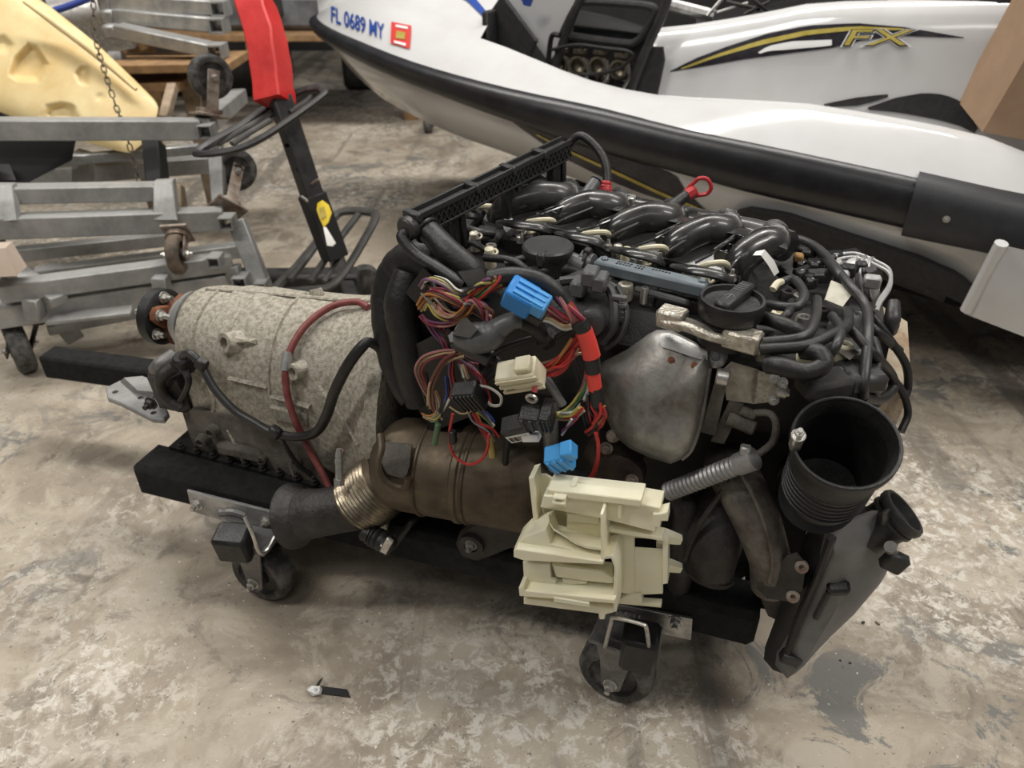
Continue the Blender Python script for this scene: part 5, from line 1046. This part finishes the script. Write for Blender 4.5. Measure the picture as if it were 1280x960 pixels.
for i, (a_, b_) in enumerate((((838, 6), (892, 20)), ((884, 20), (905, -4)), ((896, 16), (935, 4)), ((930, 18), (962, 2)), ((908, 2), (950, 12)), ((940, -2), (960, 14)))):
    mb = MB(); mb.tube([PJ(*a_, .44), PJ(*b_, .46)], .018 if i == 0 else .005, 9, 2); J('bay_pipe', mb, 'steel' if i < 3 else 'dark_iron')
# stand under the hull
std = thing('jet_ski_stand', 'dark wooden stand with casters under the jet ski', 'stand', JW(1.8, 0, 0))
for y in (.2, -.2):
    mb = MB(); mb.bar(JW(1.2, y, .29), JW(3.0, y, .125), .08, .06, UP, .006); ob('runner_beam', mb, M['beam_felt'], std)
for s, zb in ((1.3, .27), (1.9, .19), (2.8, .115)):
    mb = MB(); mb.bar(JW(s, -.36, .115), JW(s, .36, .115), .09, .03, UP, .006); ob('cross_beam', mb, M['beam_felt'], std)
    mb = MB(); mb.bar(JW(s, -.2, (zb+.13)/2), JW(s, .2, (zb+.13)/2), .06, max(.03, zb-.13), UP, .006); ob('bunk', mb, M['beam_felt'], std)
for s in (1.3, 2.8):
    for y in (-.3, .3):
        c = JW(s, y, .05); mb = MB(); mb.lathe(c-JP*.018, JP, [(0, .03), (0, .045), (.005, .05), (.031, .05), (.036, .045), (.036, .03)], 24); ob('wheel', mb, M['wheel_rubber'], std)
        mb = MB(); mb.box(c+UP*.045, (.06, .05, .012), None, .002); ob('swivel_plate', mb, M['grey_steel'], std)
# white panel at the stern
mb = MB(); mb.hull([D(x, y, d_) for x, y, d_ in ((1252, 306, 1.62), (1330, 324, 1.57), (1330, 440, 1.64), (1205, 392, 1.76), (1252, 306, 1.65), (1330, 324, 1.6), (1330, 440, 1.67), (1205, 392, 1.79))]); lo_ = min(p.z for p in mb.v)
wp = J('stern_panel', mb, 'gelcoat', 'white panel below the bumper end')
mb = MB(); mb.tube(Ds([(1252, 304, 1.62), (1232, 342, 1.68), (1208, 388, 1.75)]), .014, 10); ob('panel_edge', mb, M['gelcoat'], wp)
# cardboard box on the foot well
A_, B_, C_ = D(1200, 130, 1.93), D(1228, 165, 1.80), D(1330, 196, 1.72); up_ = (D(1292, 56, 1.66)-B_)*2.2
mb = MB(); e1 = (A_-B_); e2 = (C_-B_)*1.6; e2 = e2-e1*(e2.dot(e1)/e1.dot(e1))*.6
mb.hull([B_+e1*a*1.15+e2*b+up_*c_ for a in (0, 1) for b in (0, 1) for c_ in (0, 1)]); cb = ob('cardboard_box', mb, M['cardboard'], None, 'brown cardboard box standing on the jet ski', 'box')
mb = MB(); mb.bar(B_+up_*.5+e2*.02-JP*-.004, B_+up_*.5+e2*.98-JP*-.004, .001, .05, up_, 0); ob('packing_tape', mb, M['cardboard'], cb)
# ---------------------------------------------------------------- stacked aluminium carts, left
def bgcaster(par, wc, r, ax, plate, w=.04, mat='wheel_rubber', arm='rusty_steel'):
    wc = Vector(wc); ax = Vector(ax).normalized(); pl = Vector(plate)
    mb = MB(); mb.lathe(wc-ax*w/2, ax, [(0, r*.45), (0, r*.85), (.004, r*.95), (.009, r), (w-.009, r), (w-.004, r*.95), (w, r*.85), (w, r*.66), (w-.008, r*.6), (w-.009, r*.3)], 30); t = ob('wheel', mb, M[mat], par)
    mb = MB(); mb.lathe(wc-ax*w*.5, ax, [(0, r*.3), (w+.002, r*.3)], 16); ob('hub', mb, M['dark_iron'], t)
    dn = (pl-wc)
    for s in (-1, 1):
        o = wc+ax*s*(w/2+.005); e = pl+ax*s*(w/2+.005); mb = MB(); mb.bar(o-dn*.22, e, .005, r*.55, ax.cross(dn), .0015); ob('fork_arm', mb, M[arm], par)
        mb = MB(); mb.hexbolt(o+ax*s*.004, ax*s, .009, .008); ob('axle_nut', mb, M['zinc'], par)
    dz = dn.normalized(); mb = MB(); mb.lathe(pl, dz, [(-.004, r*.6), (.008, r*.6)], 20); mb.box(pl+dz*.014, (r*1.5, r*1.3, .008), frame(ax.cross(dz), dz), .002); ob('swivel_plate', mb, M[arm], par)
def rail(par, a, b, h, w=.05, mat='alu_weathered', name='rail', up=UP):
    mb = MB(); mb.bar(D(*a), D(*b), w, h, up, .003); return ob(name, mb, M[mat], par)
def hole(par, a, s=.03):
    mb = MB(); sleeve(mb, D(*a), s*1.35, s*1.25, .05); ob('tube_end', mb, M['alu_weathered'], par)
ca = thing('aluminium_cart', 'weathered aluminium cart frame lying upside down under the cream tank', 'cart', Z(120, 420, 0))
rail(ca, (-40, 161, 2.05), (252, 161, 2.2), .055); rail(ca, (20, 222, 2.5), (290, 203, 2.65), .055); rail(ca, (252, 160, 2.2), (300, 120, 2.75), .05); rail(ca, (-30, 200, 2.06), (-26, 240, 2.04), .05)
rail(ca, (10, 206, 2.3), (250, 186, 2.45), .03, .03, 'alu', 'brace'); hole(ca, (259, 163, 2.19))
mb = MB(); mb.bar(D(104, 228, 2.45), D(104, 190, 2.4), .05, .05, Vector((1, 0, 0)), .003); ob('post', mb, M['alu_weathered'], ca)
mb = MB(); mb.bar(D(268, 168, 2.24), D(275, 260, 2.24), .03, .04, Vector((1, 0, 0)), .003); ob('post', mb, M['alu_weathered'], ca)
bgcaster(ca, D(263, 96, 2.2), .062, (.62, -.75, .1), D(262, 138, 2.22))
cb_ = thing('aluminium_cart', 'aluminium cart frame with open tube ends, upper of the two by the black post', 'cart', Z(150, 400, 0))
rail(cb_, (-20, 243, 2.05), (196, 239, 2.15), .045); rail(cb_, (-20, 284, 2.05), (280, 273, 2.19), .06); rail(cb_, (20, 318, 2.3), (215, 298, 2.45), .04, .04); hole(cb_, (285, 277, 2.165))
for x in (6, 205):
    mb = MB(); pp = [(x-14, 228), (x+10, 226), (x+14, 262), (x+16, 276), (x-14, 276)] if x > 100 else [(x-20, 232), (x+8, 232), (x+14, 276), (x-20, 280)]
    mb.prism(Ds([(a, b, 2.03 if x < 100 else 2.12) for a, b in pp]), Vector((.0, .03, 0)), .003); ob('post_plate', mb, M['alu_weathered'], cb_)
mb = MB(); mb.bar(D(296, 276, 2.2), D(330, 362, 2.24), .035, .05, Vector((1, 0, 0)), .003); ob('post', mb, M['alu_weathered'], cb_)
mb = MB(); mb.bar(D(-10, 280, 2.1), D(0, 400, 2.1), .035, .05, Vector((1, 0, 0)), .003); ob('post', mb, M['alu_weathered'], cb_)
bgcaster(cb_, D(294, 212, 2.28), .062, (.55, -.8, .1), D(285, 256, 2.22)); 
bgcaster(cb_, D(221, 318, 2.1), .055, (1, .1, 0), D(222, 297, 2.12), .034, 'wheel_worn')
cc = thing('aluminium_cart', 'lowest aluminium cart frame standing on the floor behind the gearbox', 'cart', Z(150, 440, 0))
rail(cc, (0, 365, 2.0), (290, 326, 2.2), .05); rail(cc, (-20, 396, 2.04), (325, 348, 2.26), .065); rail(cc, (60, 412, 2.2), (175, 390, 2.3), .03, .03); rail(cc, (45, 345, 2.5), (300, 312, 2.7), .05); hole(cc, (270, 325, 2.15), .026); hole(cc, (302, 351, 2.2), .03); hole(cc, (328, 356, 2.22), .025)
rail(cc, (75, 400, 2.2), (95, 425, 2.25), .05, .02); rail(cc, (10, 332, 2.1), (75, 376, 2.04), .03, .05, 'alu_weathered', 'brace'); rail(cc, (60, 400, 2.06), (165, 388, 2.1), .012, .05, 'alu_weathered', 'tread_plate')
for a_, b_ in (((40, 372, 2.02), (45, 398, 2.05)), ((200, 345, 2.1), (205, 370, 2.13)), ((290, 332, 2.2), (296, 352, 2.22))):
    mb = MB(); mb.bar(D(*a_), D(*b_), .04, .04, Vector((1, 0, 0)), .003); ob('post', mb, M['alu_weathered'], cc)
wf = Z(36, 462, 0)
bgcaster(cc, wf+UP*.075, .075, (-.75, -.6, 0), wf+UP*.15+Vector((.03, .03, 0)), .05, 'wheel_rubber', 'dark_iron')
# ---- cream moulded tank with dents, resting on the top cart
def resample(pl, k):
    pl = pl+[pl[0]]; L = [0]
    for a, b in zip(pl, pl[1:]): L.append(L[-1]+math.dist(a, b))
    out = []; j = 0
    for i in range(k):
        t = L[-1]*i/k
        while L[j+1] < t: j += 1
        w_ = (t-L[j])/(L[j+1]-L[j]); out.append((pl[j][0]+(pl[j+1][0]-pl[j][0])*w_, pl[j][1]+(pl[j+1][1]-pl[j][1])*w_))
    return out
tk = [(-45, -60), (30, -12), (62, 8), (120, 54), (165, 97), (194, 126), (198, 136), (192, 158), (180, 178), (164, 191), (148, 189), (92, 173), (40, 156), (0, 140), (-45, 120)]
tn = (CAM-D(90, 90, 2.3)).normalized()
def tdep(x, y): return 2.36-.0004*(y-100)
outl = [D(x, y, tdep(x, y)) for x, y in resample(tk, 110)]
dents = [([(11, 94), (18, 72), (36, 54), (46, 57), (60, 80), (48, 102), (22, 101)], .035, 7), ([(94, 92), (100, 82), (112, 82), (110, 106), (100, 106)], .022, 7), ([(-30, 48), (6, 44), (18, 56), (10, 66), (-30, 64)], .02, 7), ([(60, 132), (78, 128), (92, 131), (100, 152), (54, 150)], .03, 8), ([(118, 118), (128, 116), (134, 124), (120, 128)], .01, 5)]
def pdist(x, y, pl):                          # distance inside a polygon, in pixels (negative outside)
    ins = False; dm = 1e9
    for (x0, y0), (x1, y1) in zip(pl, pl[1:]+pl[:1]):
        if (y0 > y) != (y1 > y) and x < (x1-x0)*(y-y0)/(y1-y0)+x0: ins = not ins
        t = max(0, min(1, ((x-x0)*(x1-x0)+(y-y0)*(y1-y0))/((x1-x0)**2+(y1-y0)**2))); dm = min(dm, math.hypot(x-x0-t*(x1-x0), y-y0-t*(y1-y0)))
    return dm if ins else -dm
def topx(q):
    v_ = q-CAM; d_ = v_.y*cp-v_.z*sp; return 640+F_PX*v_.x/d_, 480-F_PX*(v_.y*sp+v_.z*cp)/d_
def dent(q, t):
    x, y = topx(q)
    for pl, dp, wd_ in dents: q = q-tn*dp*ss01(pdist(x, y, pl), -2, wd_)
    return q
mb = MB(); mb.dome(outl, tn*.035, 46, .01, dent); tank = thing('plastic_tank', 'cream moulded plastic tank with dents leaning on the aluminium cart', 'tank', Z(120, 200, .3))
ob('shell', mb, M['tank_plastic'], tank, ang=70)
mb = MB(); mb.loft([[p-tn*.004 for p in outl], [p-tn*.05+(sum(outl, Vector())/len(outl)-p)*-.02 for p in outl], [p-tn*.14 for p in outl], [p-tn*.17+(sum(outl, Vector())/len(outl)-p)*.08 for p in outl]]); ob('back_shell', mb, M['tank_plastic'], tank, ang=70)
mb = MB(); mb.tube(Ds([(30, 2, 2.30), (70, 30, 2.31), (120, 68, 2.31), (170, 112, 2.31)]), [.006, .012, .012, .006], 10); ob('ridge', mb, M['tank_plastic'], tank)
# ---- chain hanging in front of the tank
ch = thing('chain', 'rusty link chain hanging in front of the cream tank', 'chain', D(174, 225, 2.235))
cpts = [(117, -6), (117, 20), (119, 45), (124, 68), (131, 90), (138, 112), (145, 133), (150, 146), (158, 168), (164, 190), (170, 210), (174, 226)]
pw = [D(x, y, 2.235) for x, y in cpts]; segs = []
for a, b in zip(pw, pw[1:]):
    L_ = (b-a).length; nn = max(1, round(L_/.0215))
    for k in range(nn): segs.append((a+(b-a)*((k+.5)/nn), (b-a).normalized()))
mb = MB(); c8 = [(.0115, 0), (.0095, .0052), (0, .0062), (-.0095, .0052), (-.0115, 0), (-.0095, -.0052), (0, -.0062), (.0095, -.0052)]
mb.tube([Vector((x, y, 0)) for x, y in c8], .0021, 6, 2, True); link0 = None
for i, (p, d_) in enumerate(segs):
    R = frame(d_, (Vector((.5, -.86, 0)) if i % 2 else Vector((.86, .5, .3))))
    if link0 is None: link0 = ob('link', mb, M['chain_steel'], ch); link0.location = p-wl(ch); link0.rotation_euler = R.to_euler()
    else: lk('link', link0, p, ch, R)
# ---- red padded post of the black cart
pc_ = thing('tow_cart', 'black steel cart with a red fabric padded post', 'cart', Z(400, 375, 0))
path = [(344, 128, 2.0), (343, 118, 2.0), (341, 106, 2.0), (340, 92, 2.0), (338, 78, 2.0), (336, 64, 2.0), (333, 50, 2.0), (330, 38, 2.01), (326, 24, 2.01), (321, 10, 2.02), (314, -6, 2.03), (304, -24, 2.05), (290, -44, 2.08)]
pw = Ds(path); rings = []; e1 = Vector((.93, -.36, 0))
for i, p in enumerate(pw):
    t = (pw[min(i+1, len(pw)-1)]-pw[max(0, i-1)]).normalized(); a = (e1-t*e1.dot(t)).normalized(); b = t.cross(a); w1 = .040*(1+.04*math.sin(i*2.3)+random.uniform(-.03, .03)); w2 = .040*(1+.04*math.sin(i*1.7+1)+random.uniform(-.03, .03))
    rg = []
    for sx, sy in ((.88, -1), (1, -.88), (1, .88), (.88, 1), (-.88, 1), (-1, .88), (-1, -.88), (-.88, -1)): rg.append(p+a*w1*sx+b*w2*sy)
    rings.append(rg)
mb = MB(); mb.loft(rings); ob('padded_sleeve', mb, M['red_fabric'], pc_, 'red fabric padding sleeve', ang=25)
mb = MB(); mb.tube([r[5]*.5+r[6]*.5+(r[5]-sum(r, Vector())/8)*.03 for r in rings], .0009, 6, 2); ob('seam', mb, M['red_plastic'], pc_)
a, b, c_ = D(349, 120, 2.0), D(392, 250, 2.12), D(419, 322, 2.2)
tw = Vector((.8, .6, 0)); mb = MB(); mb.bar(a, b+(b-a)*.05, .052, .052, tw, .004); ipost = ob('inner_post', mb, M['powder_black'], pc_)
mb = MB(); mb.bar(b+(a-b)*.06, c_, .064, .064, tw, .004); ob('outer_post', mb, M['powder_black'], pc_).data.materials[0] = mk('flat_black', (.013, .013, .013), .7)
for x, y in ((359, 182), (370, 213)):
    c = D(x, y, 2.03); n_ = (CAM-c).normalized(); mb = MB(); mb.cyl(c-n_*.03, c+n_*.06, .006, 12); drill(ipost, mb)
mb = MB(); mb.cyl(D(377, 246, 2.04), D(384, 251, 2.03), .004, 8); ob('bolt', mb, M['zinc'], pc_)
mb = MB(); mb.cyl(D(390, 230, 2.08), D(398, 224, 2.07), .004, 8); ob('pin', mb, M['rusty_steel'], pc_)
def loop(pts, r, mat, name, closed=True, flat=.7):
    mb = MB(); mb.tube(Ds(pts), r, 8, 4, closed, flat=flat); return ob(name, mb, M[mat], pc_)
loop([(246, 192, 1.88), (290, 188, 1.86), (325, 174, 1.88), (365, 148, 1.93), (398, 124, 1.98), (406, 115, 2.0), (396, 110, 2.03), (372, 116, 2.05), (335, 134, 2.04), (300, 158, 1.98), (268, 176, 1.92)], .013, 'powder_black', 'upper_loop')
loop([(272, 180, 1.93), (310, 158, 1.98), (340, 142, 2.02)], .01, 'dusty_black', 'loop_slat', False); loop([(290, 180, 1.92), (318, 162, 1.96), (338, 150, 1.98)], .01, 'dusty_black', 'loop_slat', False)
loop([(362, 140, 2.0), (380, 128, 2.02), (390, 120, 2.04)], .009, 'powder_black', 'loop_slat', False)
loop([(346, 364, 2.16), (385, 362, 2.12), (412, 358, 2.12), (432, 338, 2.16), (458, 295, 2.25), (469, 272, 2.3), (462, 265, 2.34), (432, 264, 2.38), (418, 272, 2.38), (398, 300, 2.34), (372, 332, 2.28), (350, 354, 2.2)], .015, 'dusty_black', 'lower_loop')
loop([(388, 352, 2.18), (420, 305, 2.26), (448, 268, 2.34)], .012, 'dusty_black', 'loop_slat', False); loop([(362, 350, 2.2), (382, 325, 2.26), (400, 300, 2.32)], .012, 'dusty_black', 'loop_slat', False); loop([(405, 352, 2.15), (430, 312, 2.24)], .008, 'dusty_black', 'loop_slat', False)
mb = MB(); mb.bar(Z(312, 352, .06), Z(452, 350, .06), .08, .07, UP, .01); ob('base_frame', mb, M['powder_black'], pc_)
mb = MB(); mb.bar(Z(420, 322, .07), Z(446, 392, .04), .05, .05, UP, .006); ob('base_leg', mb, M['powder_black'], pc_)
for x, y in ((458, 366), (330, 372)):
    p = Z(x, y, .0)+UP*.05; mb = MB(); mb.lathe(p-Vector((.3, -.95, 0))*.02, Vector((.3, -.95, 0)), [(0, .025), (0, .045), (.006, .05), (.034, .05), (.04, .045), (.04, .025)], 28); ob('wheel', mb, M['wheel_rubber'], pc_)
mb = MB(); mb.prism(Ds([(397, 254, 2.06), (403, 250, 2.06), (411, 256, 2.06), (415, 266, 2.06), (411, 278, 2.06), (405, 284, 2.06), (400, 274, 2.06), (396, 262, 2.06)]), Vector((.0, -.004, .001)), .001); yt = ob('hang_tag', mb, M['yellow_tag'], pc_, 'yellow warning hang tag')
mb = MB(); mb.prism(Ds([(399, 260, 2.054), (405, 258, 2.054), (408, 270, 2.054), (402, 274, 2.054)]), Vector((0, -.001, 0))); ob('tag_print', mb, M['decal_gold'], yt); mb = MB(); mb.prism(Ds([(404, 283, 2.06), (408, 284, 2.06), (420, 304, 2.06), (416, 308, 2.06), (409, 307, 2.06)]), Vector((.0, -.003, .001)), .0008); ob('tag_tail', mb, M['paper'], yt)
# ---- folded ladder ramps at the back
for i, (a, b, h, lb_) in enumerate((((142, 2, 2.75), (268, 9, 2.75), .05, 'top'), ((146, 20, 2.75), (266, 30, 2.75), .05, 'middle'), ((148, 38, 2.7), (264, 62, 2.7), .045, 'lowest'))):
    mb = MB(); mb.bar(D(*a), D(*b), .07, h, UP, .004); r_ = thing('loading_ramp', '%s silver aluminium loading ramp bar stacked beside the chain' % lb_, 'ramp', D((a[0]+b[0])/2, (a[1]+b[1])/2+9, 2.75), 'stacked loading ramps'); ob('beam', mb, M['alu'], r_)
    mb = MB(); sleeve(mb, D(b[0]+8, b[1]+1, b[2]), .055, h*1.02, .08, .007); ob('end_bracket', mb, M['alu_weathered'], r_)
    mb = MB(); mb.box(D(a[0]-8, a[1]+1, a[2]), (.05, .06, h*1.02), None, .008); ob('end_bracket', mb, M['alu'], r_)
rk = thing('storage_rack', 'low wooden rack holding the loading ramps behind the carts', 'rack', Z(190, 130, 0)+Vector((0, .6, 0)))
rail(rk, (120, 80, 2.75), (300, 76, 2.75), .03, .25, 'wood', 'plank'); rail(rk, (150, 103, 2.8), (240, 100, 2.8), .03, .25, 'wood', 'plank')
for x in (150, 232):
    mb = MB(); p = D(x, 84, 2.8); mb.bar(Vector((p.x, p.y, 0)), p, .05, .05, Vector((0, 1, 0)), .003); ob('post', mb, M['wood_pale'], rk)
for i, (x, y) in enumerate(((146, 66), (254, 77))):
    mb = MB(); mb.bar(D(x, y, 2.75), D(x+1, y+16, 2.75), .04, .05, Vector((1, 0, 0)), .003); ob('support', mb, M['alu'], rk)
mb = MB(); mb.lathe(D(60, 30, 2.95), (1, .2, .12), [(0, .12), (.01, .13), (.28, .13), (.29, .12)], 32); dr = ob('metal_drum', mb, M['steel'], None, 'dull metal drum lying behind the cream tank', 'drum')
mb = MB(); mb.lathe(D(75, 28, 2.95), (1, .2, .12), [(0, .132), (.012, .132)], 32); ob('band', mb, M['dark_iron'], dr)
mb = MB(); mb.tube(Ds([(50, 18, 2.7), (85, 8, 2.7), (125, -8, 2.7)]), .012, 10); ob('dark_pipe', mb, M['wire_blue'], None, 'dark blue pipe lying over the metal drum', 'pipe')
# ---- pale carton, dark tub, black padded seat piece
mb = MB(); mb.hull(Ds([(-40, 314, 1.9), (7, 310, 1.92), (20, 345, 1.93), (-40, 349, 1.91), (15, 302, 2.0), (34, 333, 2.01), (-40, 305, 1.98)])); ob('small_carton', mb, M['pale_box'], None, 'small pale carton beside the lowest aluminium cart', 'carton')
mb = MB(); mb.hull(Ds([(-30, 168, 2.12), (95, 176, 2.18), (90, 200, 2.2), (36, 228, 2.16), (-30, 228, 2.12), (-30, 172, 2.28), (92, 180, 2.28), (36, 228, 2.28)])); bs = ob('black_crate', mb, M['flat_black'], None, 'black plastic crate under the aluminium rail', 'crate')
mb = MB(); mb.hull(Ds([(-10, 205, 2.115), (12, 205, 2.115), (20, 225, 2.11), (-10, 226, 2.11)]+[(-10, 205, 2.14), (20, 225, 2.14)])); ob('crate_rib', mb, M['dark_plastic'], bs)
mb = MB(); mb.bar(D(192, 178, 2.3), D(198, 235, 2.28), .06, .05, Vector((1, 0, 0)), .004); wb_ = ob('wood_post', mb, M['flat_black'], None, 'short dark wooden post between the cart rails', 'post'); mb = MB(); mb.box(D(192, 176, 2.3), (.05, .05, .012), None, .002); ob('cut_end', mb, M['wood_pale'], wb_)
mb = MB(); mb.bar(D(205, 150, 2.4), D(216, 108, 2.5), .03, .03, Vector((1, 0, 0)), .003); ob('wood_stick', mb, M['wood_pale'], None, 'thin wooden stick standing beside the tank tip', 'stick')
mb = MB(); mb.bar(D(222, 232, 2.3), D(226, 262, 2.3), .04, .03, Vector((1, 0, 0)), .003); ob('wood_block', mb, M['wood_pale'], None, 'pale wooden block between the two cart rails', 'block')
# ---- far clutter: grey machine on a wooden pallet, dark bins
pal = thing('wooden_pallet', 'wooden pallet under the grey machine at the back', 'pallet', Z(350, 150, 0)+Vector((0, .3, 0)))
for i in range(3):
    y0 = 4.4+.25*i; mb = MB(); mb.box((-1.35, y0, .5), (1.7, .14, .035), None, .004); ob('plank', mb, M['wood'], pal)
for x in (-2.1, -1.35, -.6):
    mb = MB(); mb.box((x, 4.65, .44), (.09, .7, .08), None, .004); ob('stringer', mb, M['wood'], pal)
    mb = MB(); mb.box((x, 4.7, .2), (.09, .09, .4), None, .004); ob('block', mb, M['wood'], pal)
mc = thing('grey_machine', 'grey metal machine housing standing on the wooden pallet', 'machine', Vector((-1.1, 4.7, .52)))
mb = MB(); mb.box((-1.1, 4.7, .61), (1.0, .55, .18), None, .03); ob('housing', mb, M['grey_machine'], mc)
mb = MB(); mb.box((-1.0, 4.7, .78), (.6, .4, .16), None, .05); ob('top_cover', mb, M['dark_iron'], mc)
mb = MB(); mb.box((-1.25, 4.415, .64), (.09, .02, .09), None, .004); ob('vent', mb, M['engine_black'], mc)
mb = MB(); mb.box((-.95, 4.41, .66), (.07, .02, .06), None, .004); ob('plate', mb, M['paper'], mc)
for i, (x, y, sx, h, lb_) in enumerate(((-2.2, 5.6, 1.2, .9, 'wide dark storage bin against the back wall'), (-.7, 5.8, .9, .6, 'dark storage bin behind the grey machine'), (-3.5, 4.6, 1.0, 1.1, 'tall dark storage bin behind the metal drum'))):
    b_ = thing('storage_bin', lb_, 'bin', Vector((x, y, 0))); mb = MB(); mb.box((x, y, h/2), (sx, .7, h), None, .03); ob('body', mb, M['dark_iron'], b_); mb = MB(); mb.box((x, y, h+.02), (sx+.06, .76, .05), None, .015); ob('lid', mb, M['dark_plastic'], b_)
mb = MB(); p = Z(535, 166, 0); mb.lathe(p+UP*.05-Vector((.02, 0, 0)), (1, .2, 0), [(0, .03), (0, .045), (.005, .05), (.04, .05), (.045, .045), (.045, .03)], 24); cw = ob('caster_wheel', mb, M['wheel_rubber'], None, 'small black caster wheel below the bow of the jet ski', 'caster'); mb = MB(); mb.box(p+UP*.12, (.07, .07, .05), None, .006); ob('mount', mb, M['powder_black'], cw); mb = MB(); mb.box(p+UP*.08+Vector((.035, 0, 0)), (.006, .04, .09), None, .001); ob('fork_arm', mb, M['dark_iron'], cw)
# ---- debris on the floor
clp = thing('plastic_clip', 'small white plastic clip with a strip of black tape on the floor', 'clip', Z(398, 868, 0))
mb = MB(); mb.hull([Z(x, y, z) for x, y, z in ((384, 860, .0), (384, 863, .008), (390, 857, .012), (400, 858, .014), (404, 866, .0), (398, 869, .008), (390, 870, 0), (403, 860, .004))]); ob('clip_body', mb, M['white_plastic'], clp)
mb = MB(); mb.ring(Z(395, 863, .016), UP+Vector((0, -.3, 0)), .005, .0018, 14, 6); ob('clip_eye', mb, M['white_plastic'], clp)
mb = MB(); mb.prism([Z(x, y, z) for x, y, z in ((401, 858, .004), (434, 862, .003), (438, 872, .002), (402, 867, .003))], UP*.0012); ob('tape_strip', mb, M['flat_black'], clp)
mb = MB(); mb.prism([Z(x, y, z) for x, y, z in ((395, 857, .008), (399, 851, .012), (404, 847, .016), (399, 857, .009))], UP*.0012); ob('tape_tail', mb, M['flat_black'], clp)
for i, (x, y, r_) in enumerate(((1079, 779, .004), (1097, 779, .005), (1063, 829, .003), (1153, 674, .004), (1050, 826, .0025), (458, 777, .003))):
    mb = MB(); mb.hull([Z(x, y, 0)+Vector((random.uniform(-r_, r_), random.uniform(-r_, r_), random.uniform(0, r_))) for _ in range(12)]+[Z(x, y, 0)]); ob('grit_chip', mb, M['cast_alu' if i % 2 else 'dark_iron'], None, 'tiny chip of grit lying on the bare concrete floor', 'grit', 'grit on the floor')
